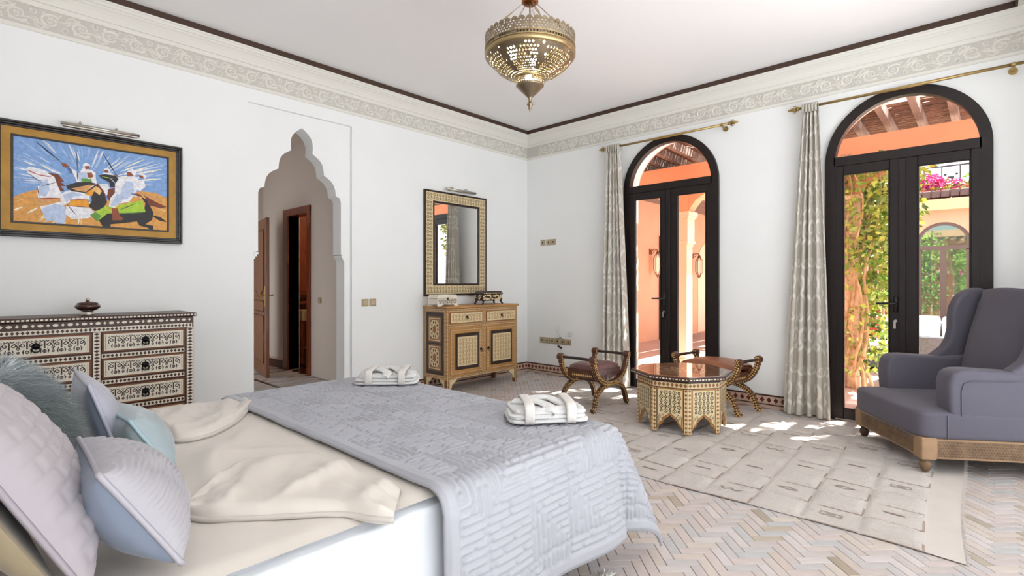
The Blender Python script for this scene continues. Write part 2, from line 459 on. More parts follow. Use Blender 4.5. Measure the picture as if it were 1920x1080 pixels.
def arched_door(n, W, lab):
    a, b = W; yc = (a+b)/2; r = (b-a)/2
    mb = MB(); fw = .078; x0, x1 = XW-.035, XW+.045
    outer = [(a,0)]+arch_pts(yc, r, ZS, 40)+[(b,0)]
    inner = [(a+fw,0)]+arch_pts(yc, r-fw, ZS, 40)+[(b-fw,0)]
    m = len(outer); V = []
    for t in (x0, x1): V += [(t,y,z) for y,z in outer]+[(t,y,z) for y,z in inner]
    fs = []
    for i in range(m-1):
        fs += [(i,i+1,m+i+1,m+i), (2*m+i+1,2*m+i,3*m+i,3*m+i+1), (i+1,i,2*m+i,2*m+i+1), (m+i,m+i+1,3*m+i+1,3*m+i)]
    mb.add(V, fs)
    mb.box(x0, a+fw-.01, 2.325, x1, b-fw+.01, 2.405)
    root = mb.build('window_%d' % n, frame_m); struct(root, lab)
    # fanlight glass
    mb = MB(); ap = arch_pts(yc, r-fw+.006, ZS, 32)
    mb.prism([(y,z) for y,z in ap if z >= 2.39]+[(b-fw,2.39),(a+fw,2.39)], 'x', XW, XW+.006)
    mb.build('fanlight_pane', glass_m, root)
    w = b-a; k = w/1.146
    B = b
    # +Y is the left of the picture: leaf on the left holds the handle
    lf = leaf(root, B-.575*k, B-.060*k, B-.486*k, B-.142*k)
    rt = leaf(root, a+.056*k, B-.576*k, a+.133*k, B-.678*k)
    mb = MB(); mb.box(XW-.045, B-.600*k, .012, XW-.026, B-.552*k, 2.32); mb.build('meeting_bead', frame_m, root, bevel=.003)
    hy = B-.530*k
    mb = MB(); mb.box(XW-.036,hy-.016,1.00,XW-.027,hy+.016,1.14)
    mb.tube([(XW-.03,hy,1.075),(XW-.075,hy,1.075)], .011, 8)
    mb.tube([(XW-.075,hy-.008,1.075),(XW-.078,hy+.03,1.076),(XW-.076,hy+.135,1.074)], [.011,.011,.009], 8)
    mb.build('door_handle', M('black_handle',(30,24,24),.3), lf, smooth=True)
    mb = MB(); mb.lathe([(.013,0),(.013,.012),(.009,.016)], 12, (XW-.028,hy,.925), axis='x')
    mb.lathe([(.012,-.024),(.012,0)], 12, (XW-.028,hy,.925), axis='x')
    mb.box(XW-.062,hy-.003,.86,XW-.058,hy+.013,.925); mb.lathe([(.004,-.04),(.004,0)],8,(XW-.028,hy,.925),axis='x')
    mb.build('lock_key', steel, lf)
    mb = MB(); mb.box(XW-.03, a+.01, 0, XW+.29, b-.01, .012)
    mb.build('threshold', M('threshold_stone',(170,160,150),.6), root)
    return root
arched_door(1, W1, 'tall dark brown arched glazed double door nearer the room corner')
arched_door(2, W2, 'tall dark brown arched glazed double door behind the grey armchair')
# ------------------------------------------------------------------ passage seen through the lobed arch
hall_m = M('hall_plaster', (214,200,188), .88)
mahog = M('mahogany', (148,70,34), .32, var=(6,.3), col2=(112,48,22), stretch=(6,6,1), coat=.3)
oakbr = M('brown_door_wood', (150,88,40), .35, var=(5,.25), col2=(112,62,26), stretch=(7,7,.8), coat=.3)
XC = 3.25; dy0, dy1 = 6.84, 7.44
mb = MB()
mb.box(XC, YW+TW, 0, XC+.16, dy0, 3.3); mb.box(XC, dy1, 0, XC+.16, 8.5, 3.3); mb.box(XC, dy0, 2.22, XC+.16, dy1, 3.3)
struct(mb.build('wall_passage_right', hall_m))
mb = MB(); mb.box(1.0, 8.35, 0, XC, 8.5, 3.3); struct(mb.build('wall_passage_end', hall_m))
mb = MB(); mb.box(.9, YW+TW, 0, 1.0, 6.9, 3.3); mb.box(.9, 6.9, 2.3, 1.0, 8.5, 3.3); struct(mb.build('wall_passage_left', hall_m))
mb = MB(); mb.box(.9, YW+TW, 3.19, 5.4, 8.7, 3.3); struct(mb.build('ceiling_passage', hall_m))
# door surround in the right-hand passage wall
root = thing('door_frame', 'red brown wooden door surround in the passage beyond the arch', 'door frame', (XC,0,0))
mb = MB(); mb.box(-.022,dy0-.09,0,.16,dy0,2.30); mb.build('jamb', mahog, root, bevel=.006)
mb = MB(); mb.box(-.022,dy1,0,.16,dy1+.15,2.30); mb.build('jamb', mahog, root, bevel=.006)
mb = MB(); mb.box(-.024,dy0-.09,2.21,.16,dy1+.15,2.31); mb.build('lintel', mahog, root, bevel=.006)
# room behind the surround: dark wardrobe wall with a washstand
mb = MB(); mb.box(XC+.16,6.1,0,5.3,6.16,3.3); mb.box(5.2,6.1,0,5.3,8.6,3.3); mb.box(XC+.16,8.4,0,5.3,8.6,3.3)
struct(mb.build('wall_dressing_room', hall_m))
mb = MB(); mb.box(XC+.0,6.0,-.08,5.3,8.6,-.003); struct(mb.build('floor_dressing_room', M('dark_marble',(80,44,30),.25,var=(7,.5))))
ward = thing('wardrobe', 'tall red brown wardrobe seen through the passage door', 'wardrobe', (4.30, 8.18, 0))
wx0, wx1 = -.75, .75
mb = MB(); mb.box(wx0,-.05,1.02,wx1,.2,2.35); mb.box(wx0,-.05,.12,wx0+.03,.2,1.02); mb.box(wx1-.03,-.05,.12,wx1,.2,1.02)
mb.box(wx0,.15,.0,wx1,.2,1.02); mb.build('body', mahog, ward)
for i in range(4):
    a = wx0+.01+i*(wx1-wx0-.02)/4; b = a+(wx1-wx0-.02)/4-.008
    mb = MB(); mb.box(a,-.075,1.06,b,-.05,2.32); d = mb.build('wardrobe_door', mahog, ward, bevel=.004)
    mb = MB(); mb.box(a+.06,-.083,1.12,b-.06,-.072,2.24); mb.build('raised_panel', mahog, d, bevel=.006)
    mb = MB(); mb.tube([(b-.03,-.075,1.55),(b-.03,-.11,1.555),(b-.03,-.11,1.65),(b-.03,-.075,1.655)], .006, 6); mb.build('handle', brass, d)
ws = thing('washstand', 'cream marble washstand counter in the room past the passage', 'washstand', (4.30, 8.0, 0))
mb = MB(); mb.box(-.75,-.16,.93,.75,.10,.97); mb.build('mirror_ledge', mahog, ws)
mb = MB(); mb.box(-.75,-.34,.68,.75,.10,.84); mb.build('counter', M('cream_marble',(206,176,126),.3,var=(6,.15)), ws, bevel=.008)
mb = MB(); mb.box(-.75,-.30,.02,-.70,.09,.68); mb.box(.70,-.30,.02,.75,.09,.68); mb.box(-.7,.05,.02,.7,.09,.68); mb.build('base', mahog, ws)
bk = thing('storage_box', 'patterned brown box on the floor below the washstand', 'box', (3.66, 7.45, 0), .05)
mb = MB(); mb.box(-.13,-.12,0,.13,.12,.27); mb.build('box_body', M('brown_patterned',(120,66,40),.6,var=(30,.5)), bk, bevel=.01)
mb = MB(); mb.box(-.135,-.125,.27,.135,.125,.30); mb.build('box_lid', M('brown_lid',(146,92,64),.6), bk, bevel=.008)
# open panelled door in the passage
ang = math.atan2(7.844-6.987, 2.915-2.743)
hd = thing('panelled_door', 'open brown panelled door with brass handle in the passage', 'door', (2.765, 6.96, .012), ang)
mb = MB(); mb.box(0,-.022,0,.90,.022,2.10); mb.build('door_slab', oakbr, hd, bevel=.004)
dark_line = M('door_groove', (82,42,16), .4)
for s in (-1, 1):
    y = .022*s
    def shaped(z0, z1, top):
        a, b = .13, .77; pts = [(a,z0)]
        if top == 'lower':
            pts = [(a,z0),(b,z0),(b,z1),(a,z1)]
        else:
            pts = [(a,z0+.10)]+[(a+(b-a)*t, z0+.10-.10*sin(PI*t)**1.5 if top=='up' else z0) for t in [i/10 for i in range(1,10)]]+[(b,z0+.10),(b,z1-.04),(b-.05,z1),(a+.05,z1),(a,z1-.04)]
        return pts
    for (z0,z1,k) in ((.18,.80,'lower'),(.86,1.00,'lower'),(1.06,1.95,'up')):
        pp = shaped(z0,z1,k)
        mb = MB(); mb.prism(pp,'y',min(y,y+.008*s),max(y,y+.008*s)); mb.build('door_panel', oakbr, hd, bevel=.003)
        mb = MB(); mb.tube([(x_,y,z_) for x_,z_ in pp], .012, 6, closed=True); mb.build('panel_moulding', dark_line, hd)
    mb = MB(); mb.box(.03,min(y,y+.006*s),.93,.075,max(y,y+.006*s),1.20); mb.build('handle_plate', brass, hd, bevel=.004)
    mb = MB(); mb.tube([(.052,y,1.08),(.052,y+.05*s,1.08)], .008, 8); mb.tube([(.048,y+.05*s,1.08),(.16,y+.052*s,1.078)], [.009,.007], 8); mb.build('lever_handle', brass, hd, smooth=True)
fill_lamp_m = M('fill_lamp_glow', (255,238,210), .4, emit=45.)  # unseen lamp added to light the wood behind the door surround
for (x, y, z, lab) in ((3.9,6.65,3.19,'added round fill lamp in the room past the passage'),):
    t = thing('added_fill_lamp', lab, 'lamp', (x,y,z)); mb = MB(); mb.lathe([(.06,-.02),(.07,0)],20); mb.build('fill_lamp_base', brass, t); mb = MB(); mb.ball((0,0,-.09),.09,18); mb.build('fill_lamp_globe', fill_lamp_m, t, smooth=True)
# skirting, floor border and light switch of the passage
mb = MB(); mb.box(XC-.012,dy1+.15,0,XC,8.35,.13); o = mb.build('baseboard_passage', bb_dark); struct(o, 'dark tiled skirting of the passage')
mb = MB(); mb.box(XC-.014,dy1+.15,.118,XC,8.35,.15); mb.build('cream_strip', bb_cream, o)
mb = MB(); mb.box(2.62,6.15,0,3.0,6.19,.003); mb.box(2.62,7.4,0,XC,7.44,.003); mb.box(2.60,6.15,0,2.64,8.3,.003); struct(mb.build('trim_7', M('dark_floor_band',(52,26,20),.35)), 'dark band inlaid in the passage floor')
plate_m = M('bronze_switch_plate', (178,160,128), .4, metal=.35)
dark_key = M('dark_socket', (60,48,40), .5)
def wall_plate(name, label, cat, loc, rotz, w=.078, h=.078, kind='switch', group=None):
    t = thing(name, label, cat, loc, rotz, group)
    mb = MB(); mb.box(-w/2,-.010,-h/2,w/2,0,h/2); mb.build('plate', plate_m, t, bevel=.003)
    mb = MB(); mb.box(-w*.30,-.0125,-h*.30,w*.30,-.009,h*.30); mb.build('rocker' if kind == 'switch' else 'insert', M('switch_key',(190,174,144),.4,metal=.2), t, bevel=.0015)
    if kind == 'socket':
        mb = MB(); mb.lathe([(.013,-.0135),(.013,-.012)], 14, (0,0,0), axis='y'); mb.build('socket_hole', dark_key, t)
    return t
p = on_x(600, 563, XC)
wall_plate('light_switch', 'small bronze light switch on the passage wall beside the wooden door surround', 'switch', (XC-.0005, p.y, p.z), -PI/2)
# ================================================================== terrace outside the arched doors
pave = M('terrace_paving', (196,172,164), .75, var=(1.2,.10), bump=(20,.1)); beam_or = M('orange_beam', (240,178,140), .9, var=(2,.05))
pale_or = M('pale_orange_render', (250,224,198), .9, var=(2,.04)); greywood = M('weathered_wood', (134,116,106), .8, var=(6,.25), stretch=(1,8,8)); reed_m = M('brown_reed', (120,84,62), .8, var=(10,.3))
GZ = -.03; XT = XW+WT+.02
mb = MB(); mb.box(XT,-9,GZ-.1,24,9,GZ); struct(mb.build('floor_terrace', pave))
mb = MB(); mb.box(-9,-14,GZ-.1,XT,-.46,GZ-.05); struct(mb.build('floor_bounce', M('pale_bounce_ground',(184,190,198),.9,var=(3,.06))))  # unseen ground plane added to bounce sunlight up into the room
mb = MB(); mb.box(XW,-1.6,-.1,XT,YW+.3,-.001); struct(mb.build('floor_door_sill', pave))
# gallery wall running away from the house
YG = 5.58
mb = MB(); mb.box(XT,YG,GZ,22,YG+.3,4.2); struct(mb.build('wall_gallery', orange))
niche = [(12.95,0)]+[(x,z) for x,z in arch_pts(13.5,.55,1.75,16)]+[(14.05,0)]
mb = MB(); mb.prism(niche,'y',YG-.012,YG-.001); struct(mb.build('wall_gallery_niche', pale_or), 'pale arched niche in the gallery wall')
for (a, b, lab) in ((10.86,11.8,'dark gallery door nearest the first lantern'),(12.05,12.50,'narrow dark gallery door before the second lantern')):
    t = thing('gallery_door', lab, 'door', ((a+b)/2,YG-.02,GZ)); w = (b-a)/2
    mb = MB(); mb.box(-w,-.03,0,-w+.07,.018,2.35); mb.box(w-.07,-.03,0,w,.018,2.35); mb.box(-w+.07,-.03,2.28,w-.07,.018,2.35); mb.build('door_frame', frame_m, t)
    mb = MB(); mb.box(-w+.07,-.02,.01,w-.07,.01,2.28); mb.build('door_leaf', frame_m, t)
    mb = MB(); mb.tube([(-w+.12,-.02,1.05),(-w+.12,-.07,1.05),(-w+.22,-.07,1.05)], .009, 6); mb.build('handle', steel, t)
# columns with blocky capitals
def column(x, y, lab):
    t = thing('terrace_column', lab, 'column', (x,y,GZ), 0, 'terrace columns')
    mb = MB(); mb.box(-.10,-.10,0,.10,.10,1.86); mb.build('shaft', pale_or, t, bevel=.006)
    mb = MB(); mb.box(-.125,-.125,0,.125,.125,.14); mb.build('plinth', pale_or, t, bevel=.01)
    mb = MB()
    for (w, z0, z1) in ((.112,1.84,1.88),(.135,1.88,1.92),(.125,1.92,2.26),(.145,2.26,2.30),(.160,2.30,2.36)): mb.box(-w,-w,z0,w,w,z1)
    mb.build('capital', pale_or, t, bevel=.005)
    mb = MB(); mb.box(-.12,-.12,2.36,.12,.12,2.68); mb.build('neck_block', beam_or, t)
    for (sx, sy) in ((0,1),(0,-1)):
        mb = MB(); mb.prism([(sy*.12,2.36),(sy*.12,2.69),(sy*.62,2.69),(sy*.40,2.62),(sy*.24,2.52),(sy*.16,2.42)],'x',-.10,.10); mb.build('arch_bracket', beam_or, t)
    return t
XP = 7.6
column(XP,3.5,'pale sunlit terrace column with stepped capital outside the door nearer the corner')
column(XP,1.32,'terrace column wrapped in the climbing vine')
column(11.0,3.5,'far terrace column further along the gallery')
mb = MB(); mb.box(XP-.13,-6,2.66,XP+.13,3.63,3.03); mb.box(XP+.13,3.37,2.66,21,3.63,3.03); mb.box(XP-.13,3.63,2.66,XP+.13,YG,3.03)
struct(mb.build('trim_8', beam_or), 'orange beams carried by the terrace columns')
# gallery ceiling boards
mb = MB()
for i in range(14):
    y = 3.64+i*.14; mb.box(XP+.14,y,3.035+.004*(i%2),21,y+.1405,3.06)
struct(mb.build('ceiling_gallery', greywood), 'grey board ceiling of the gallery')
# pergola between house and beam: rafters and a mat of reeds
pg = thing('pergola', 'wooden pergola with a reed mat over the terrace', 'pergola', (6.7,1.5,3.0)); OFF = -pg.location
for k in range(24):
    y = -2.76+k*.305+.05
    if y > 5.3: break
    mb = MB(); A, fs = [(XT+.001,y-.035,3.22),(XT+.001,y+.035,3.22),(8.55,y+.035,3.12),(8.55,y-.035,3.12),(XT+.001,y-.035,3.34),(XT+.001,y+.035,3.34),(8.55,y+.035,3.23),(8.55,y-.035,3.23)], [(3,2,1,0),(4,5,6,7),(0,1,5,4),(1,2,6,5),(2,3,7,6),(3,0,4,7)]
    mb.add(A, fs); mb.build('rafter', greywood, pg, loc=OFF)
mb = MB(); rr = random.Random(9)
nx = int((8.40-XT)/.026)
for i in range(nx):
    x = XT+.02+i*.026; z = 3.355-.11*(x-XT)/(8.55-XT)
    y = -3.2
    while y < 5.3:
        L = min(rr.uniform(.14,.40), 5.50-y)
        hole = fbm(x*2.6,y*2.6,5,2)+.42*fbm(x*9,y*9,8,2)
        gap = (.95 if x > 7.72 else .35) if x > 7.45 else (-.02 if (-.9 < y < .9 or 1.3 < y < 3.2) else .3)
        if hole < gap:
            dz = rr.uniform(-.006,.006); mb.tube([(x+rr.uniform(-.006,.006),y,z+dz),(x+rr.uniform(-.006,.006),y+L+.02,z+dz)], .0125, 5)
        y += L
tag(mb.build('reed_mat', reed_m, pg, loc=OFF), kind='stuff')
# wall lanterns
lant = M('lantern_brass', (150,110,80), .4, metal=.8); lglass = M('lantern_glass', (244,226,196), .2, emit=.18)
def lantern(x, z, lab):
    t = thing('wall_lantern', lab, 'lantern', (x,YG-.001,z), 0, 'gallery wall lanterns')
    mb = MB(); mb.box(-.05,-.02,.22,.05,0,.34); mb.tube([(0,-.01,.28),(0,-.10,.34),(0,-.18,.31)], .012, 8); mb.tube([(0,-.02,.24),(0,-.07,.25),(0,-.12,.31)], .008, 6); mb.build('bracket', lant, t)
    for i in range(6):
        a = 2*PI*i/6; mb = MB(); mb.tube([(.03*cos(a),-.18+.03*sin(a),.24),(.085*cos(a),-.18+.085*sin(a),.14),(.085*cos(a),-.18+.085*sin(a),-.12),(.02*cos(a),-.18+.02*sin(a),-.26)], .008, 5); mb.build('rib', lant, t)
    mb = MB(); mb.lathe([(.03,.23),(.078,.14),(.078,-.12),(.03,-.22)], 6, (0,-.18,0)); mb.build('glass_body', lglass, t)
    mb = MB(); mb.lathe([(.005,.31),(.04,.25),(.045,.23),(.03,.22)], 12, (0,-.18,0)); mb.build('cap', lant, t); mb = MB(); mb.lathe([(.03,-.22),(.03,-.24),(.004,-.30)], 12, (0,-.18,0)); mb.build('drop_tip', lant, t)
    return t
lantern(10.45,1.66,'brass wall lantern seen through the left leaf of the corner door'); lantern(12.62,1.66,'brass wall lantern seen through the right leaf of the corner door')

# ------------------------------------------------------------------ opposite wing across the courtyard
XO = 18.7
op_or = M('far_orange_render', (232,166,140), .9, var=(1,.06)); dk_tile = M('dark_roof_tile', (92,72,70), .7, var=(5,.2))
yc, r = 1.06, .60; ap = arch_pts(yc, r, 2.35, 24)
mb = MB(); mb.box(XO,-7,GZ,XO+.3,yc-r,3.60); mb.box(XO,yc+r,GZ,XO+.3,5.58,3.60); mb.prism(ap+[(yc+r,3.60),(yc-r,3.60)],'x',XO,XO+.3)
struct(mb.build('wall_opposite', op_or))
mb = MB(); mb.box(XO-.35,-7,3.26,XO,5.58,3.56); struct(mb.build('trim_9', beam_or), 'orange beam across the opposite wing')
g = thing('far_arched_door', 'dark arched glazed door of the opposite wing across the courtyard', 'door', (XO+.1,yc,GZ)); OFF = -g.location
mb = MB(); ip = arch_pts(yc, r-.09, 2.35, 24)
V = [(XO+.05,y,z) for y,z in [(yc-r,GZ)]+ap+[(yc+r,GZ)]]+[(XO+.05,y,z) for y,z in [(yc-r+.09,GZ)]+ip+[(yc+r-.09,GZ)]]; m_ = len(V)//2
mb.add(V, [(i,m_+i,m_+i+1,i+1) for i in range(m_-1)])
mb.box(XO+.04,yc-r,2.18,XO+.10,yc+r,2.30); mb.box(XO+.04,yc-.07,GZ,XO+.10,yc+.07,2.18); mb.box(XO+.04,yc-r,GZ,XO+.10,yc-r+.12,2.2); mb.box(XO+.04,yc+r-.12,GZ,XO+.10,yc+r,2.2)
mb.build('frame', M('grey_brown_metal',(92,78,74),.5), g, loc=OFF)
for (a, b) in ((yc-r+.12,yc-.07),(yc+.07,yc+r-.12)):
    mb = MB(); mb.box(XO+.06,a,GZ+.1,XO+.07,b,2.18); mb.build('glass_pane', M('reflecting_glass',(120,140,130),.03,metal=.85), g, loc=OFF)
mb = MB(); mb.prism([(y,z) for y,z in ip if z > 2.3]+[(yc+r-.09,2.3),(yc-r+.09,2.3)],'x',XO+.06,XO+.07); mb.build('fanlight_pane', M('reflecting_glass',(120,140,130),.03,metal=.85), g, loc=OFF)
# ridge of dark tiles on the parapet, one piece each
for i in range(40):
    y = -3.2+i*.2
    mb = MB(); mb.box(-.28,-.094,0,.28,.094,.19)
    if i == 0: tm = mb.mesh('roof_tile', dk_tile, bevel=.02); rt_ = thing('tile_ridge', 'row of dark tiles on the parapet of the opposite wing', 'roof tiles', (XO-.05,.8,3.612))
    put('roof_tile', tm, rt_, loc=(0,y-.8,rr.uniform(-.01,.01)))
rl = thing('roof_railing', 'black metal railing with square fretwork on the opposite roof', 'railing', (XO+1.6,1.2,3.6)); OFF = -rl.location
iron_b = M('railing_iron', (40,38,44), .5)
mb = MB(); mb.box(XO+1.2,-4,3.4,XO+3,5,3.6); struct(mb.build('floor_roof_terrace', op_or))
for z in (3.95,4.75):
    mb = MB(); mb.box(XO+1.58,-3,z,XO+1.62,5,z+.04); mb.build('rail', iron_b, rl, loc=OFF)
for k in range(18):
    y = -2.6+k*.42
    mb = MB(); mb.box(XO+1.585,y-.015,3.60,XO+1.615,y+.015,4.78); mb.build('baluster', iron_b, rl, loc=OFF)
    if k % 2 == 0:
        mb = MB(); c = y+.21
        for (a, b, s) in ((0,0,.075),(.13,.13,.03),(-.13,.13,.03),(.13,-.13,.03),(-.13,-.13,.03)): mb.box(XO+1.59,c+a-s,4.38+b-s,XO+1.61,c+a+s,4.38+b+s)
        for (a, b) in ((-.21,.21),): mb.box(XO+1.595,y,4.375,XO+1.605,y+.42,4.387); mb.box(XO+1.595,c-.006,4.0,XO+1.605,c+.006,4.75)
        mb.build('fret_square', iron_b, rl, loc=OFF)

# ------------------------------------------------------------------ planting
def leafy(mb, c, n, ext, size, r_, mats, droop=.3):
    for i in range(n):
        while True:
            d = Vector((r_.uniform(-1,1),r_.uniform(-1,1),r_.uniform(-1,1)))
            if d.length <= 1: break
        p_ = Vector(c)+Vector((d.x*ext[0],d.y*ext[1],d.z*ext[2]))
        a = Vector((r_.uniform(-1,1),r_.uniform(-1,1),r_.uniform(-.6,.4)-droop)).normalized(); b = a.cross(Vector((r_.uniform(-1,1),r_.uniform(-1,1),r_.uniform(-1,1)))).normalized()
        s = size*r_.uniform(.6,1.3); q_ = p_+a*s
        n_ = a.cross(b)*s*.12
        mb.add([p_, p_+a*s*.45+b*s*.34+n_, q_, p_+a*s*.45-b*s*.34+n_], [(0,1,2,3)], r_.choice(mats))
greens = [M('leaf_green',(132,172,64),.5), M('leaf_dark',(84,122,54),.5), M('leaf_yellow',(196,214,96),.5), M('leaf_pale',(164,194,108),.5), M('magenta_bract',(206,40,128),.6), M('pink_bract',(232,92,160),.6), M('orange_bloom',(236,160,60),.6), M('dry_leaf',(190,150,96),.7)]
vn = thing('climbing_vine', 'leafy climbing vine with twisted stems on the terrace column', 'vine', (XP-.05,1.22,GZ)); OFF = -vn.location
bark = M('vine_bark', (216,190,152), .85, var=(14,.25)); rv = random.Random(14)
mb = MB()
for k in range(22):
    a0 = rv.uniform(0,6.28); rad = rv.uniform(.11,.20); tw = rv.uniform(-1.6,1.6); pts = []
    y_off = rv.uniform(-.05,.12)
    for i in range(16):
        z = GZ+.01+i*.19; a = a0+tw*i/15+.3*sin(i*.9+k); rr_ = rad*(1.25-.5*sin(PI*min(1,i/12)))+.02*sin(i*1.7+k)
        pts.append((XP+rr_*cos(a)*1.0, 1.32-y_off+rr_*sin(a), z))
    mb.tube(pts, [.018*rv.uniform(.6,1.3)*(1.1-.04*i) for i in range(16)], 6)
tag(mb.build('stems', bark, vn, loc=OFF, smooth=True), kind='stuff')
mb = MB()
for (dz, n, ex) in ((.45,200,(.22,.24,.38)),(1.05,380,(.26,.30,.4)),(1.6,640,(.28,.38,.4)),(2.1,800,(.34,.44,.4)),(2.55,760,(.40,.50,.32))):
    leafy(mb, (XP+.05,1.10-.10*(dz/2.5),dz), n, ex, .085, rv, (0,2,1,2,3,2,3,0))
leafy(mb, (XP-.18,1.36,1.9), 260, (.12,.2,.8), .08, rv, (0,2,3,2)); leafy(mb, (XP-.2,1.3,.6), 120, (.12,.2,.5), .07, rv, (2,3,7)); leafy(mb, (XP+.5,1.0,2.3), 500, (.5,.35,.5), .07, rv, (0,2,2,3)); leafy(mb, (XP+.4,.98,1.3), 200, (.25,.16,.6), .06, rv, (0,2,3))
leafy(mb, (XP+.9,1.06,1.72), 40, (.12,.05,.12), .06, rv, (4,5))
tag(mb.build('leaves', greens, vn, loc=OFF), kind='stuff')
bg_ = thing('bougainvillea', 'magenta bougainvillea spilling over the opposite roof', 'shrub', (XO+.55,1.25,3.58)); OFF = -bg_.location
mb = MB()
for k in range(9):
    y = -.3+k*.42; mb.tube([(XO+.5,1.2,3.62),(XO+.5,(y+1.2)/2,3.9),(XO+.45,y,4.0)], .015, 5)
tag(mb.build('stems', bark, bg_, loc=OFF), kind='stuff')
mb = MB()
leafy(mb, (XO+.55,1.55,4.18), 700, (.3,.55,.28), .11, rv, (4,4,5,4,5)); leafy(mb, (XO+.62,1.05,4.06), 420, (.3,.5,.22), .11, rv, (4,5,4,0)); leafy(mb, (XO+.62,1.2,3.98), 420, (.3,.95,.16), .11, rv, (0,3,6,2,5))
leafy(mb, (XO+.6,.25,4.2), 420, (.3,.35,.40), .12, rv, (0,2,3)); leafy(mb, (XO+.62,2.6,4.12), 420, (.3,.6,.35), .12, rv, (0,1,3))
tag(mb.build('blossom_and_leaves', greens, bg_, loc=OFF), kind='stuff')
hd_ = thing('courtyard_hedge', 'dark green hedge growing behind the outdoor sofa', 'hedge', (12.6,2.4,GZ)); OFF = -hd_.location
mb = MB(); leafy(mb, (12.6,2.4,1.0), 1900, (.4,1.2,1.1), .12, rv, (0,1,1,3)); leafy(mb, (12.6,2.4,2.5), 1500, (.4,1.2,.9), .12, rv, (0,1,2,3)); tag(mb.build('leaves', greens, hd_, loc=OFF), kind='stuff')
mb = MB()
for k in range(8): mb.tube([(12.6,1.5+k*.26,GZ),(12.62,1.45+k*.27,1.2),(12.58,1.5+k*.26,2.4)], .03, 6)
tag(mb.build('stems', bark, hd_, loc=OFF), kind='stuff')
sc_ = thing('willow_screen', 'reddish willow stick screen behind the vine', 'screen', (11.2,1.75,GZ)); OFF = -sc_.location
mb = MB(); mb.box(11.24,1.2,GZ,11.30,2.75,1.62); mb.build('backing', M('screen_red',(150,84,66),.85), sc_, loc=OFF)
for k in range(34):
    y = 1.22+k*.045; l = rv.uniform(.04,.14)
    mb = MB(); mb.tube([(11.22,y,GZ),(11.2,y+rv.uniform(-.05,.05),.8),(11.21,y+rv.uniform(-.1,.1),1.6+l)], .014, 5); mb.build('stick', M('pale_stick',(206,176,156),.8) if k % 3 else M('red_stick',(150,90,76),.8), sc_, loc=OFF)

# ------------------------------------------------------------------ outdoor lounge
rattan = M('grey_rattan', (112,118,130), .7, bump=(60,.5), var=(40,.15)); out_w = M('outdoor_white', (240,236,232), .8)
so = thing('outdoor_sofa', 'long white cushioned rattan sofa on the terrace', 'sofa', (9.5,1.2,GZ)); 
mb = MB(); mb.box(-.35,-1.3,.05,.45,1.3,.30); mb.build('rattan_base', rattan, so, bevel=.02)
mb = MB(); mb.box(.30,-1.3,.30,.45,1.3,.72); mb.build('rattan_back', rattan, so, bevel=.02)
for k in range(4):
    y = -1.26+k*.64
    mb = MB(); mb.box(-.36,y,.30,.26,y+.62,.44); mb.build('seat_cushion', out_w, so, bevel=.04, seg=3)
    mb = MB(); mb.box(.10,y,.44,.31,y+.62,.80); mb.build('back_cushion', out_w, so, bevel=.05, seg=3)
def rattan_chair(x, y, rot, lab):
    t = thing('rattan_armchair', lab, 'armchair', (x,y,GZ), rot, 'grey rattan armchairs')
    mb = MB(); mb.prism([(-.30,.02),(-.34,.64),(-.24,.64),(-.20,.02)],'y',-.32,.32); mb.build('backrest', rattan, t, bevel=.015)
    for s in (-1,1):
        mb = MB(); mb.prism([(-.26,.02),(-.28,.60),(.34,.52),(.32,.02),(.22,.02),(.20,.30),(-.14,.30),(-.14,.02)],'y',s*.32-.04,s*.32+.04); mb.build('arm_side', rattan, t, bevel=.012)
    mb = MB(); mb.box(-.22,-.28,.24,.32,.28,.31); mb.build('seat', rattan, t)
    mb = MB(); mb.box(-.20,-.275,.31,.33,.275,.43); mb.build('seat_cushion', out_w, t, bevel=.03, seg=3)
    return t
rattan_chair(8.25,1.62,.15,'grey rattan armchair just behind the vine covered column')
rattan_chair(8.30,.62,-.1,'grey rattan armchair beyond the centre stile of the door')
tb = thing('terrace_table', 'low white terrace table between the rattan chairs and sofa', 'table', (8.98,1.15,GZ), 0)
mb = MB(); mb.box(-.14,-.4,.38,.14,.4,.42); mb.build('table_top', out_w, tb, bevel=.006)
for sx in (-.11,.11):
    for sy in (-.36,.36):
        mb = MB(); mb.box(sx-.02,sy-.02,0,sx+.02,sy+.02,.38); mb.build('leg', out_w, tb)
# ================================================================== inlaid furniture
bone = M('bone_inlay', (224,204,160), .4, var=(40,.05)); bone_w = M('pale_bone_inlay', (232,222,204), .4, var=(40,.05))
wood_dk = M('dark_walnut', (72,42,28), .38, var=(8,.25), stretch=(1,6,6)); wood_md = M('walnut', (128,78,44), .4, var=(8,.2), stretch=(1,6,6))
wood_or = M('honey_wood', (184,134,76), .4, var=(8,.2)); wood_bk = M('ebony_wood', (48,32,26), .35, var=(8,.2))
ink = M('inlay_dark_line', (58,36,26), .4); ink_or = M('inlay_brown_line', (150,96,50), .4)
iron = M('black_iron', (34,30,32), .4, metal=.6)
INLAY = [bone, ink, wood_md, ink_or, bone_w, wood_dk]      # slots 0..5

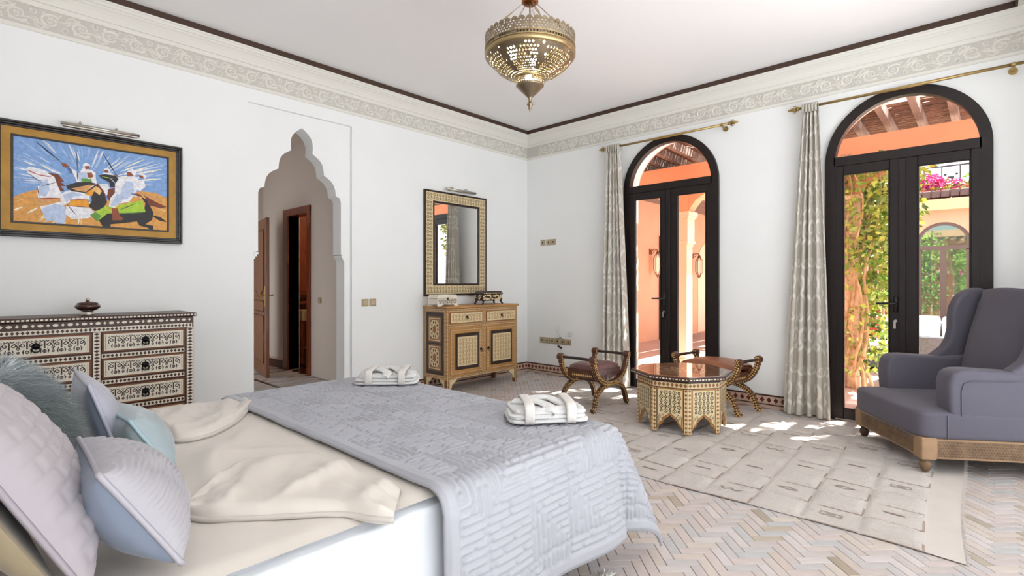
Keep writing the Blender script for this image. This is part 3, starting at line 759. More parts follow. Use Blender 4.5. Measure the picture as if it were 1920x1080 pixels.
def arabesque(mb, S, W, H, cw, mi=1, lw=None):
    """rows of scrolls, keyholes, rings and leaves in a W x H field"""
    lw = lw or H*.035
    n = max(1, round(W/cw)); c = W/n
    for i in range(n):
        x = (i+.5)*c
        for s in (-1, 1):
            stroke(mb, spiral(x+s*.22*c, .66*H, .17*c, .04*c, PI/2 if s > 0 else PI/2, -s*1.1, 12), lw, S, mi)
            stroke(mb, [(x+s*.05*c,.94*H),(x+s*.16*c,.86*H),(x+s*.30*c,.92*H)], lw, S, mi)
            stroke(mb, [(x+s*.20*c,.08*H),(x+s*.24*c,.24*H),(x+s*.17*c,.42*H)], lw*1.5, S, mi, True)
            stroke(mb, [(x+s*.40*c,.40*H),(x+s*.46*c,.55*H),(x+s*.40*c,.72*H)], lw, S, mi)
            diamond(mb, x+s*.40*c, .86*H, .045*c, .05*H, S, mi)
        stroke(mb, [(x,.90*H),(x,.50*H)], lw*1.5, S, mi)
        blob(mb, ring(x, .45*H, .065*c, 8)[:-1], S, mi)
        stroke(mb, ring(x, .22*H, .10*c, 10), lw, S, mi)
        stroke(mb, [(x,.34*H),(x,.10*H)], lw*.8, S, mi)
        if i:
            stroke(mb, [(i*c,.95*H),(i*c,.70*H)], lw, S, mi); stroke(mb, ring(i*c, .20*H, .07*c, 8), lw, S, mi)
            blob(mb, [(i*c-.05*c,.36*H),(i*c,.30*H),(i*c+.05*c,.36*H),(i*c,.52*H)], S, mi)
def panel_field(mb, S, W, H, rows, cw, mi=1, lw=None):
    h = H/rows
    for r in range(rows):
        arabesque(mb, (lambda u, v, r=r: S(u, r*h+v)) if r % 2 == 0 else (lambda u, v, r=r: S(u, (r+1)*h-v)), W, h, cw, mi, lw or h*.035)
def lattice_field(mb, S, W, H, c, mi=1, lw=.005):
    """all-over fret: rings tied by curved straps, small diamonds between"""
    nu, nv = max(1, round(W/c)), max(1, round(H/c)); a, b = W/nu, H/nv
    for j in range(nv):
        for i in range(nu):
            x, y = (i+.5)*a, (j+.5)*b
            if (i+j) % 2 == 0:
                stroke(mb, ring(x, y, .24*a, 10), lw, S, mi); blob(mb, ring(x, y, .08*a, 6)[:-1], S, mi)
                for s in (-1, 1):
                    stroke(mb, [(x, y+s*.24*b),(x, y+s*.62*b)], lw, S, mi) if 0 < y+s*.62*b < H else None
            else:
                for s in (-1, 1):
                    for t in (-1, 1): stroke(mb, [(x+s*.10*a,y+t*.46*b),(x+s*.16*a,y+t*.24*b),(x+s*.34*a,y+t*.20*b),(x+s*.46*a,y+t*.08*b)], lw, S, mi)
                diamond(mb, x, y, .13*a, .16*b, S, mi)
def band(mb, S, L, w, kind, bg=2, fg=0, pitch=None):
    """decorative strip along u, L long and w wide, v from 0"""
    if bg is not None: blob(mb, [(0,0),(L,0),(L,w),(0,w)], S, bg)
    S2 = S
    p = pitch or w
    n = max(1, round(L/p)); p = L/n
    for i in range(n):
        c = (i+.5)*p
        if kind == 'diamond': diamond(mb, c, w/2, p*.42, w*.42, lambda u, v: S2(u, v, .0004), fg)
        elif kind == 'square': blob(mb, [(c-p*.3,w*.18),(c+p*.3,w*.18),(c+p*.3,w*.82),(c-p*.3,w*.82)], lambda u, v: S2(u, v, .0004), fg)
        elif kind == 'lozenge':
            if i % 2: diamond(mb, c, w/2, p*.26, w*.26, lambda u, v: S2(u, v, .0004), fg)
            else: blob(mb, [(c+p*.42*cos(a)*1., w/2+w*.24*sin(a)) for a in [2*PI*k/8 for k in range(8)]], lambda u, v: S2(u, v, .0004), fg)
def face_map(o, U, V, N):
    o = Vector(o); U = Vector(U); V = Vector(V); N = Vector(N)
    return lambda u, v, h=0.: o+U*u+V*v+N*h
def ring_pull(parent, loc, r=.012, m=None):
    mb = MB(); mb.lathe([(.4*r,0),(1.1*r,-.002),(1.1*r,-.004),(.5*r,-.008),(.5*r,-.014),(.1*r,-.016)], 10, (0,0,.006), axis='y')
    mb.tube([(r*cos(a),-.012,-.006+r*sin(a)-r*.3) for a in [2*PI*i/12 for i in range(12)]], r*.2, 6, closed=True)
    return mb.build('ring_pull', m or iron, parent, smooth=True, loc=loc)

# ------------------------------------------------------------------ chest of drawers by the painting wall
CX0, CX1, CF, CB = .04, 1.222, 4.455, 4.872
ch = thing('chest_of_drawers', 'wide inlaid chest of six drawers under the horse painting', 'chest', (0,0,0)); ch.location = ((CX0+CX1)/2, (CF+CB)/2, 0)
OFF = -ch.location
mb = MB(); mb.box(CX0,CF,.06,CX1,CB,1.0); mb.build('body', wood_dk, ch, loc=OFF, bevel=.003)
mb = MB(); mb.box(CX0-.02,CF-.015,1.0,CX1+.018,CB,1.028); mb.build('top', wood_dk, ch, loc=OFF, bevel=.005)
for a in (CX0+.02, CX1-.07):
    for b in (CF+.02, CB-.07): mb = MB(); mb.box(a,b,0,a+.05,b+.05,.06); mb.build('foot', wood_dk, ch, loc=OFF)
mb = MB(); N = (0,-1,0)
def fm(x, z, h=.0008, U=(1,0,0), V=(0,0,1)): return face_map((x, CF-h, z), U, V, N)
band(mb, fm(CX0+.01,.957), CX1-CX0-.02, .040, 'lozenge', 5, 4, .036)
band(mb, fm(CX0+.01,.920), CX1-CX0-.02, .030, 'diamond', 4, 5, .0235)
band(mb, face_map((CX0-.02,CF-.0158,1.006),(1,0,0),(0,0,1),N), CX1-CX0+.038, .016, 'square', 5, 4, .022)
zrow = [(.778,.910),(.598,.729),(.412,.541),(.226,.355)]
cols_ = [(.060,.612),(.668,1.160)]
for (z0, z1) in zrow:
    for (a, b) in cols_: band(mb, fm(a, z0-.042), b-a, .030, 'diamond', 4, 5, .0235)
for (a, w) in ((CX0+.002,.014),(.622,.040),(1.176,.044)):
    band(mb, fm(a+w, .08, U=(0,0,1), V=(-1,0,0)), .835, w, 'diamond', 4, 5, .0235)
tag(mb.build('inlay_bands', INLAY, ch, loc=OFF), kind='stuff')
mb = MB(); S = face_map((CX1+.0008,CF+.03,.12),(0,1,0),(0,0,1),(1,0,0))
band(mb, S, CB-CF-.06, .04, 'diamond', 4, 5, .026); band(mb, face_map((CX1+.0008,CF+.03,.90),(0,1,0),(0,0,1),(1,0,0)), CB-CF-.06, .04, 'diamond', 4, 5, .026)
panel_field(mb, face_map((CX1+.0008,CF+.05,.2),(0,1,0),(0,0,1),(1,0,0)), CB-CF-.1, .66, 5, .09, 4)
tag(mb.build('side_inlay', INLAY, ch, loc=OFF), kind='stuff')
for ci, (a, b) in enumerate(cols_):
    W = b-a; mesh_in = None; mesh_fr = None
    for (z0, z1) in zrow:
        H = z1-z0
        mb = MB(); mb.box(a,CF-.014,z0,b,CF+.005,z1); d = mb.build('drawer', wood_md, ch, loc=OFF, bevel=.003)
        if mesh_in is None:
            Hm = H
            t = MB(); t.box(.012,-.0010,.010,W-.012,0,Hm-.010,4); mesh_fr = t.mesh('bone_veneer', INLAY)
            t = MB(); S = face_map((.030,-.0016,.017),(1,0,0),(0,0,1),N)
            arabesque(t, S, W-.06, Hm-.034, .080, 1, .0056)
            for sx in (.020, W-.020): stroke(t, [(sx,.016),(sx,Hm-.016)], .003, face_map((0,-.0016,0),(1,0,0),(0,0,1),N), 1)
            mesh_in = t.mesh('drawer_inlay', INLAY)
        put('bone_veneer', mesh_fr, d, loc=(a,CF-.014,z0))
        tag(put('drawer_inlay', mesh_in, d, loc=(a,CF-.014,z0)), kind='stuff')
        ring_pull(d, ((a+b)/2, CF-.0145, (z0+z1)/2), .020)

# lidded bowl on the chest
bw = thing('lidded_bowl', 'dark brown lidded bowl with silver foot on the chest of drawers', 'bowl', (.62, 4.65, 1.028))
bowl_m = M('dark_lacquer', (66,34,26), .18, coat=.5)
mb = MB(); mb.lathe([(.037,0),(.039,.006),(.034,.012),(.034,.022),(.030,.026)], 28); mb.build('silver_foot', steel, bw, smooth=True)
mb = MB(); mb.lathe([(.030,.026),(.052,.036),(.070,.050),(.074,.058),(.068,.070),(.058,.078)], 32); mb.build('bowl_body', bowl_m, bw, smooth=True)
mb = MB(); mb.lathe([(.060,.078),(.060,.083),(.040,.090),(.016,.094),(.008,.098)], 32); mb.build('lid', bowl_m, bw, smooth=True)
mb = MB(); mb.ball((0,0,.108), .013, 14); mb.build('silver_knob', steel, bw, smooth=True)

# ------------------------------------------------------------------ cabinet under the mirror
KX0, KX1, KF, KB = 3.705, 4.860, 4.452, 4.872
cb = thing('cabinet', 'inlaid cabinet with two drawers and two doors below the mirror', 'cabinet', ((KX0+KX1)/2, (KF+KB)/2, 0)); OFF = -cb.location
mb = MB(); mb.box(KX0,KF,.165,KX1,KB,.965); mb.build('body', wood_or, cb, loc=OFF, bevel=.003)
mb = MB(); mb.box(KX0-.018,KF-.018,.965,KX1+.018,KB,.990); mb.build('top', wood_or, cb, loc=OFF, bevel=.005)
for (x, sx) in ((KX0,1),(KX1,-1)):
    for (y, sy, d) in ((KF,1,'front_leg'),(KB,-1,'back_leg')):
        mb = MB(); a, b = sorted((x, x+sx*.045)); c, e = sorted((y, y+sy*.045)); mb.box(a,c,0,b,e,.165)
        mb.build('leg', wood_md, cb, loc=OFF, bevel=.003)
        if sy > 0:
            br = [(x+sx*.045,.165),(x+sx*.045,.045),(x+sx*.075,.075),(x+sx*.085,.11),(x+sx*.12,.125),(x+sx*.16,.165)]
            mb = MB(); mb.prism(br,'y',KF+.004,KF+.022); mb.build('corner_bracket', bone, cb, loc=OFF, bevel=.002)
        br = [(y+sy*.045,.165),(y+sy*.045,.05),(y+sy*.07,.08),(y+sy*.08,.115),(y+sy*.11,.125),(y+sy*.14,.165)]
        if sx > 0:
            mb = MB(); mb.prism(br,'x',KX0+.004,KX0+.022); mb.build('corner_bracket', bone, cb, loc=OFF, bevel=.002)
def kf(x, z, h=.0008, U=(1,0,0), V=(0,0,1)): return face_map((x, KF-h, z), U, V, N)
mb = MB()
band(mb, kf(KX0+.005,.925), KX1-KX0-.01, .018, 'square', 3, 0, .014); band(mb, kf(KX0+.005,.945), KX1-KX0-.01, .017, 'square', 2, 0, .014)
band(mb, kf(KX0+.04,.750), KX1-KX0-.08, .018, 'square', 3, 0, .014); band(mb, kf(KX0+.04,.770), KX1-KX0-.08, .012, 'square', 2, 0, .014)
band(mb, kf(KX0+.04,.168), KX1-KX0-.08, .018, 'square', 3, 0, .014); band(mb, kf(KX0+.04,.186), KX1-KX0-.08, .012, 'square', 2, 0, .014)
for a in (KX0+.002, KX0+.022, KX1-.040, KX1-.020): band(mb, kf(a+.018,.005,U=(0,0,1),V=(-1,0,0)), .92, .017, 'square', 3 if a in (KX0+.002, KX1-.020) else 2, 0, .014)
for a in (4.246, 4.266, 4.286): band(mb, kf(a+.018,.17,U=(0,0,1),V=(-1,0,0)), .75, .017, 'square', 3, 0, .014)
# left side
NX = (-1,0,0)
def ks(y, z, h=.0008, U=(0,-1,0), V=(0,0,1)): return face_map((KX0-h, y, z), U, V, NX)
for (y, w) in ((KB-.004,.018),(KB-.024,.016),(KF+.045,.018),(KF+.024,.018)):
    band(mb, ks(y-w, .17, U=(0,0,1), V=(0,1,0)), .785, w, 'square', 3, 0, .014)
for z in (.172,.192,.928,.946): band(mb, ks(KB-.04, z), KB-KF-.08, .017, 'square', 3, 0, .014)
tag(mb.build('inlay_bands', INLAY, cb, loc=OFF), kind='stuff')
mb = MB(); y0, y1 = KF+.055, KB-.055
mb.box(KX0-.004,y0,.215,KX0+.002,y1,.920); sp = mb.build('side_panel', wood_bk, cb, loc=OFF, bevel=.002)
mb = MB(); Sp = lambda y, z, h=.0048, U=(0,-1,0), V=(0,0,1): face_map((KX0-h, y, z), U, V, NX)
for zc in (.405,.725):
    blob(mb, [(0,0),(.24,0),(.24,.30),(0,.30)], Sp((y0+y1)/2+.12, zc-.15), 0)
    Sq = Sp((y0+y1)/2+.12, zc-.15, .0052)
    for (o_, c_) in ((.0,2),(.020,0),(.030,3),(.045,0)): blob(mb, [(o_,o_),(.24-o_,o_),(.24-o_,.30-o_),(o_,.30-o_)], Sp((y0+y1)/2+.12, zc-.15, .0052+o_*.01), c_)
    St = Sp((y0+y1)/2, zc, .0062)
    for i in range(10): diamond(mb, 0+.058*cos(2*PI*i/10), .082*sin(2*PI*i/10), .013, .020, St, 1)
    blob(mb, [(.040*cos(2*PI*i/12)*(1 if i%2 else .75), .056*sin(2*PI*i/12)*(1 if i%2 else .75)) for i in range(12)], Sp((y0+y1)/2, zc, .0064), 3)
    for sx in (-1,1):
        for sz in (-1,1): blob(mb, [(sx*.072,sz*.102),(sx*.045,sz*.102),(sx*.072,sz*.070)][::1 if sx*sz<0 else -1], St, 1)
tag(mb.build('star_inlay', INLAY, sp, loc=(0,0,0)), kind='stuff')
for (a, b) in ((3.745,4.240),(4.312,4.812)):
    W = b-a
    mb = MB(); mb.box(a,KF-.012,.795,b,KF+.005,.918); d = mb.build('drawer', wood_md, cb, loc=OFF, bevel=.003)
    mb = MB(); mb.box(a+.006,KF-.0132,.801,b-.006,KF-.012,.912,0)
    lattice_field(mb, face_map((a+.02,KF-.0138,.810),(1,0,0),(0,0,1),N), W-.04, .094, .047, 3, .0050)
    tag(mb.build('drawer_inlay', INLAY, d), kind='stuff')
    ring_pull(d, ((a+b)/2, KF-.0135, .858), .014)
for k, (a, b) in enumerate(((3.747,4.243),(4.308,4.812))):
    W = b-a; z0, z1 = .212, .735
    mb = MB(); mb.box(a,KF-.010,z0,b,KF+.005,z1); d = mb.build('door', wood_or, cb, loc=OFF, bevel=.003)
    mb = MB()
    for (u0, v0, L, U, V) in ((a,z0+.010,W,(1,0,0),(0,0,1)),(a,z1-.026,W,(1,0,0),(0,0,1))): band(mb, face_map((u0,KF-.0108,v0),U,V,N), L, .016, 'square', 3, 0, .014)
    for x in (a+.026, a+.046, b-.010, b-.030): band(mb, face_map((x,KF-.0108,z0+.03),(0,0,1),(-1,0,0),N), z1-z0-.06, .016, 'square', 3, 0, .014)
    tag(mb.build('door_bands', INLAY, d), kind='stuff')
    ia, ib, iz0, iz1 = a+.072, b-.062, z0+.055, z1-.055
    mb = MB(); mb.box(ia,KF-.017,iz0,ib,KF-.008,iz1); fr = mb.build('dark_panel', wood_bk, d, bevel=.004)
    mb = MB(); mb.box(ia+.030,KF-.0205,iz0+.040,ib-.030,KF-.016,iz1-.040,0)
    lattice_field(mb, face_map((ia+.042,KF-.0212,iz0+.052),(1,0,0),(0,0,1),N), ib-ia-.084, iz1-iz0-.104, .046, 3, .0052)
    tag(mb.build('fretwork_inlay', INLAY, d), kind='stuff')
    ring_pull(d, ((b-.028) if k == 0 else (a+.030), KF-.0115, .47), .016)

# ------------------------------------------------------------------ mirror with inlaid frame
MX0, MX1, MZ0, MZ1 = 3.712, 4.715, 1.100, 2.352
mr = thing('wall_mirror', 'rectangular mirror in a bone inlaid frame above the cabinet', 'mirror', ((MX0+MX1)/2, YW-.001, MZ0)); OFF = -mr.location
def frame4(mb, x0, x1, z0, z1, w, y0, y1, mi=0):
    for (a,b,c,d) in ((x0,z0,x1,z0+w),(x0,z1-w,x1,z1),(x0,z0+w,x0+w,z1-w),(x1-w,z0+w,x1,z1-w)): mb.box(a,y0,b,c,y1,d,mi)
mb = MB(); frame4(mb, MX0,MX1,MZ0,MZ1,.022,YW-.034,YW-.001); mb.build('outer_moulding', wood_bk, mr, loc=OFF, bevel=.003)
mb = MB(); frame4(mb, MX0+.022,MX1-.022,MZ0+.022,MZ1-.022,.100,YW-.030,YW-.002); fr = mb.build('inlaid_border', bone, mr, loc=OFF)
mb = MB(); frame4(mb, MX0+.122,MX1-.122,MZ0+.122,MZ1-.122,.026,YW-.030,YW-.002); mb.build('inner_moulding', wood_bk, mr, loc=OFF, bevel=.004)
mirror_m = M('mirror_silver', (240,240,238), .01, metal=1.)
mb = MB(); mb.box(MX0+.14,YW-.016,MZ0+.14,MX1-.14,YW-.012,MZ1-.14); mb.build('mirror_glass', mirror_m, mr, loc=OFF)
mb = MB(); yy = YW-.0306
lattice_field(mb, face_map((MX0+.03,yy,MZ0+.028),(1,0,0),(0,0,1),N), MX1-MX0-.06, .088, .044, 1, .0055)
lattice_field(mb, face_map((MX0+.03,yy,MZ1-.116),(1,0,0),(0,0,1),N), MX1-MX0-.06, .088, .044, 1, .0055)
for x in (MX0+.115, MX1-.030): lattice_field(mb, face_map((x,yy,MZ0+.125),(0,0,1),(-1,0,0),N), MZ1-MZ0-.25, .088, .044, 1, .0055)
tag(mb.build('border_inlay', INLAY, fr), kind='stuff')
def picture_light(label, x0, x1, z, arms, yoff, group):
    t = thing('picture_light', label, 'picture light', ((x0+x1)/2, YW-.001, z), 0, group); c = (x0+x1)/2
    mb = MB(); mb.tube([(x0-c,-yoff,0),(x1-c,-yoff,0)], .012, 10); mb.build('lamp_tube', steel, t, smooth=True)
    mb = MB(); mb.box(x0-c+.01,-yoff-.012,-.022,x1-c-.01,-yoff+.012,-.010); mb.build('reflector', steel, t, bevel=.003)
    for a in arms:
        mb = MB(); mb.tube([(a-c,0,.010),(a-c,-.03,.030),(a-c,-yoff*.7,.034),(a-c,-yoff,.012)], .006, 8); mb.lathe([(.016,-.008),(.016,0)],12,(a-c,0,.010),axis='y')
        mb.build('bracket_arm', steel, t, smooth=True)
    return t
picture_light('slim steel picture light above the mirror', 3.99, 4.47, 2.385, (4.10,4.33), .09, 'picture lights')
picture_light('slim steel picture light above the horse painting', .49, .945, 2.375, (.60,.81), .11, 'picture lights')

# ------------------------------------------------------------------ two small caskets on the cabinet
bx = thing('casket', 'pale carved bone casket at the left end of the cabinet top', 'box', (3.77, 4.60, .990), .0, 'caskets on the cabinet')
mb = MB(); mb.box(-.145,-.085,.022,.145,.085,.085); mb.build('box_body', bone_w, bx, bevel=.004)
mb = MB(); mb.prism([(-.15,.087),(.15,.087),(.128,.132),(-.128,.132)],'y',-.088,.088); mb.build('lid', bone_w, bx, bevel=.004)
for sx in (-1,1):
    for sy in (-1,1):
        mb = MB(); mb.prism([(sx*.145,0),(sx*.10,0),(sx*.09,.012),(sx*.07,.024),(sx*.145,.024)],'y',sy*.085-.008,sy*.085+.008); mb.build('foot', bone_w, bx)
mb = MB(); arabesque(mb, face_map((-.135,-.0856,.026),(1,0,0),(0,0,1),N), .27,.055,.055,1,.0035)
arabesque(mb, face_map((-.12,-.0795,.094),(1,0,0),(0,.38,.92),N), .24,.034,.05,1,.003)
mb.box(-.012,-.090,.075,.012,-.085,.098,1)
tag(mb.build('carved_pattern', INLAY, bx), kind='stuff')
b2 = thing('casket', 'dark footed casket with pale spots at the right end of the cabinet top', 'box', (4.50, 4.60, .990), .0, 'caskets on the cabinet')
mb = MB(); mb.box(-.17,-.075,.045,.17,.075,.125); mb.build('box_body', wood_bk, b2, bevel=.012, seg=2)
mb = MB(); mb.prism([(-.18,.125),(.18,.125),(.165,.150),(.14,.162),(-.14,.162),(-.165,.150)],'y',-.082,.082); mb.build('lid', wood_bk, b2, bevel=.006)
for sx in (-1,1):
    for sy in (-1,1):
        mb = MB(); mb.tube([(sx*.15,sy*.06,.05),(sx*.155,sy*.065,.03),(sx*.165,sy*.07,.010)], [.016,.011,.009], 8); mb.ball((sx*.168,sy*.072,.011),.0115,8); mb.build('foot', wood_bk, b2, smooth=True)
mb = MB(); r2 = random.Random(5)
for i in range(30):
    u = r2.uniform(-.155,.155); v = r2.uniform(.055,.115); k = r2.uniform(.010,.017); a = r2.random()*3
    blob(mb, [(u+k*1.5*cos(a+t), v+k*.8*sin(a+t)) for t in [2*PI*j/6 for j in range(6)]], face_map((0,-.0757-.0001*i,0),(1,0,0),(0,0,1),N), 0)
for i in range(12):
    u = -.15+.026*i; diamond(mb, u, .138, .011, .009, face_map((0,-.0826,0),(1,0,0),(0,0,1),N), 0)
for i in range(8):
    u = r2.uniform(-.06,.06); v = r2.uniform(.06,.115); blob(mb, [(u+.012*cos(t), v+.010*sin(t)) for t in [2*PI*j/6 for j in range(6)]][::-1], face_map((-.1706,0,0),(0,1,0),(0,0,1),NX), 0)
tag(mb.build('pale_spots', INLAY, b2), kind='stuff')
# ------------------------------------------------------------------ octagonal coffee table
RZ = .028                                    # rug top
ot = thing('octagonal_table', 'octagonal inlaid coffee table with a glass top on the rug', 'table', (4.31, 2.005, RZ), math.radians(190.5-180))
RO = .372; AP = RO*cos(PI/8); SD = 2*RO*sin(PI/8); ZB = .425
def face_poly():
    h = SD/2
    rt = [(h,0),(h-.030,0),(h-.036,.028),(h-.050,.052),(h-.074,.066),(h-.082,.088),(h-.102,.112),(h-.128,.128),(0,.148)]
    return rt+[(-u,z) for u,z in rt[::-1][1:]]+[(-h,ZB),(h,ZB)]
t = MB(); t.prism(face_poly(),'x',0,.018)
for i in range(len(t.v)): x,y,z = t.v[i]; t.v[i] = (x-.018, y*(1 if x > .009 else .95), z)
fpm = t.mesh('side_panel', wood_or)
t = MB(); Nf = (1,0,0)
Sf = lambda y, z, h=.0008, U=(0,1,0), V=(0,0,1): face_map((h, y, z), U, V, Nf)
hw = SD/2
band(t, Sf(-hw+.002,.372), SD-.004, .042, 'diamond', 0, 3, .034)
for s in (-1,1): band(t, Sf(s*(hw-.0155)+.0145,.006,U=(0,0,1),V=(0,-1,0)), .362, .029, 'diamond', 0, 3, .034)
for z in (.3665,.416): stroke(t, [(-hw+.002,z),(hw-.002,z)], .006, face_map((.0012,0,0),(0,1,0),(0,0,1),Nf), 5)
for s in (-1,1): stroke(t, [(s*(hw-.033),.02),(s*(hw-.033),.366)], .006, face_map((.0012,0,0),(0,1,0),(0,0,1),Nf), 5)
# bone field with the ogee bottom and scrollwork
pw = hw-.044
ogee = [(pw,.085-.0),(pw,.352),(-pw,.352),(-pw,.085)]
low = [(-pw,.050),(-.068,.090),(-.060,.112),(-.030,.138),(0,.162),(.030,.138),(.060,.112),(.068,.090),(pw,.050)]
blob(t, [(pw,.352),(-pw,.352)]+low, lambda u, v: Vector((.0012,u,v)), 0)
lattice_field(t, face_map((.0020,-pw+.008,.158),(0,1,0),(0,0,1),Nf), 2*pw-.016, .188, .037, 1, .0058)
for s in (-1,1):
    stroke(t, spiral(s*.070,.128,.022,.006,PI/2,s*1.1,10), .0042, face_map((.002,0,0),(0,1,0),(0,0,1),Nf), 1)
    stroke(t, [(s*.088,.145),(s*.092,.110),(s*.090,.070)], .0045, face_map((.002,0,0),(0,1,0),(0,0,1),Nf), 1)
stroke(t, low, .007, face_map((.0021,0,0),(0,1,0),(0,0,1),Nf), 3)
fim = t.mesh('panel_inlay', INLAY)
for k in range(8):
    a = 2*PI*k/8+PI        # one face normal looks along the measured direction
    f = put('side_panel', fpm, ot, loc=(AP*cos(a), AP*sin(a), 0), rot=(0,0,a))
    tag(put('panel_inlay', fim, f), kind='stuff')
octa = lambda R, n=8: [(R*cos(PI/8+2*PI*k/8), R*sin(PI/8+2*PI*k/8)) for k in range(8)]
mb = MB(); mb.prism(octa(RO+.012),'z',ZB-.006,ZB+.010); mb.build('moulding', wood_bk, ot, bevel=.003)
mb = MB(); mb.prism(octa(.428),'z',ZB+.010,ZB+.040); tp = mb.build('table_top', wood_dk, ot, bevel=.004)
mb = MB()
for k in range(8):
    a = 2*PI*k/8; ap = .428*cos(PI/8); L = 2*.428*sin(PI/8)-.01
    band(mb, face_map((ap*cos(a)+L/2*sin(a)+.0008*cos(a), ap*sin(a)-L/2*cos(a)+.0008*sin(a), ZB+.014),(-sin(a),cos(a),0),(0,0,1),(cos(a),sin(a),0)), L, .022, 'lozenge', 5, 4, .026)
tag(mb.build('edge_inlay', INLAY, tp), kind='stuff')
mb = MB(); ztop = ZB+.0404; St = lambda u, v: Vector((u, v, ztop+.0003))
mb.add([(x,y,ztop) for x,y in octa(.395)], [tuple(range(8))], 2)
for k in range(8):
    a = 2*PI*k/8+PI/8; b = a+PI/4
    for j in range(9):
        t_ = (j+.5)/9; x = .372*(cos(a)*(1-t_)+cos(b)*t_); y = .372*(sin(a)*(1-t_)+sin(b)*t_)
        diamond(mb, x, y, .012, .012, St, 0)
for k in range(8):
    a = 2*PI*k/8
    stroke(mb, [(.05*cos(a),.05*sin(a)),(.11*cos(a+.25),.11*sin(a+.25)),(.16*cos(a),.16*sin(a))], .012, St, 0)
    stroke(mb, [(.05*cos(a),.05*sin(a)),(.11*cos(a-.25),.11*sin(a-.25)),(.16*cos(a),.16*sin(a))], .012, St, 0)
stroke(mb, ring(0,0,.20,24), .008, St, 0); stroke(mb, ring(0,0,.045,12), .010, St, 0)
tag(mb.build('top_inlay', INLAY, tp), kind='stuff')
tglass = glass_mat('table_glass')
tglass.node_tree.nodes['Fresnel'].inputs['IOR'].default_value = 1.75
mb = MB(); mb.prism(octa(.418),'z',ZB+.0415,ZB+.0475); mb.build('glass_top', tglass, ot)

# ------------------------------------------------------------------ two curule stools
def sweep2(path, w, y0, y1):
    """flat bar following path (x, z) of width w (list), between y0 and y1"""
    m = len(path); A = []
    for i in range(m):
        a = path[max(i-1,0)]; b = path[min(i+1,m-1)]; dx, dz = b[0]-a[0], b[1]-a[1]; d = math.hypot(dx,dz) or 1
        nx, nz = -dz/d*w[i]/2, dx/d*w[i]/2; x, z = path[i]
        A += [(x+nx,y0,z+nz),(x-nx,y0,z-nz),(x-nx,y1,z-nz),(x+nx,y1,z+nz)]
    fs = [(3,2,1,0),(4*m-4,4*m-3,4*m-2,4*m-1)]
    for i in range(m-1):
        for k in range(4): fs.append((4*i+k,4*i+(k+1)%4,4*i+4+(k+1)%4,4*i+4+k))
    return A, fs
def interp(path, n):
    # Catmull-Rom through the points
    out = []
    P = [path[0]]+list(path)+[path[-1]]
    for i in range(1, len(P)-2):
        for k in range(n):
            t = k/n
            out.append(tuple(.5*((2*P[i][c])+(-P[i-1][c]+P[i+1][c])*t+(2*P[i-1][c]-5*P[i][c]+4*P[i+1][c]-P[i+2][c])*t*t+(-P[i-1][c]+3*P[i][c]-3*P[i+1][c]+P[i+2][c])*t**3) for c in range(len(P[i]))))
    out.append(tuple(path[-1])); return out
leather = M('brown_leather', (152,94,64), .38, var=(6,.15), bump=(60,.1)); leather_d = M('plum_leather', (104,66,62), .30, var=(5,.25), bump=(40,.12))
stool_w = M('stool_wood', (84,48,30), .42, var=(9,.25)); bone_g = M('golden_bone', (226,188,122), .35, var=(30,.2))
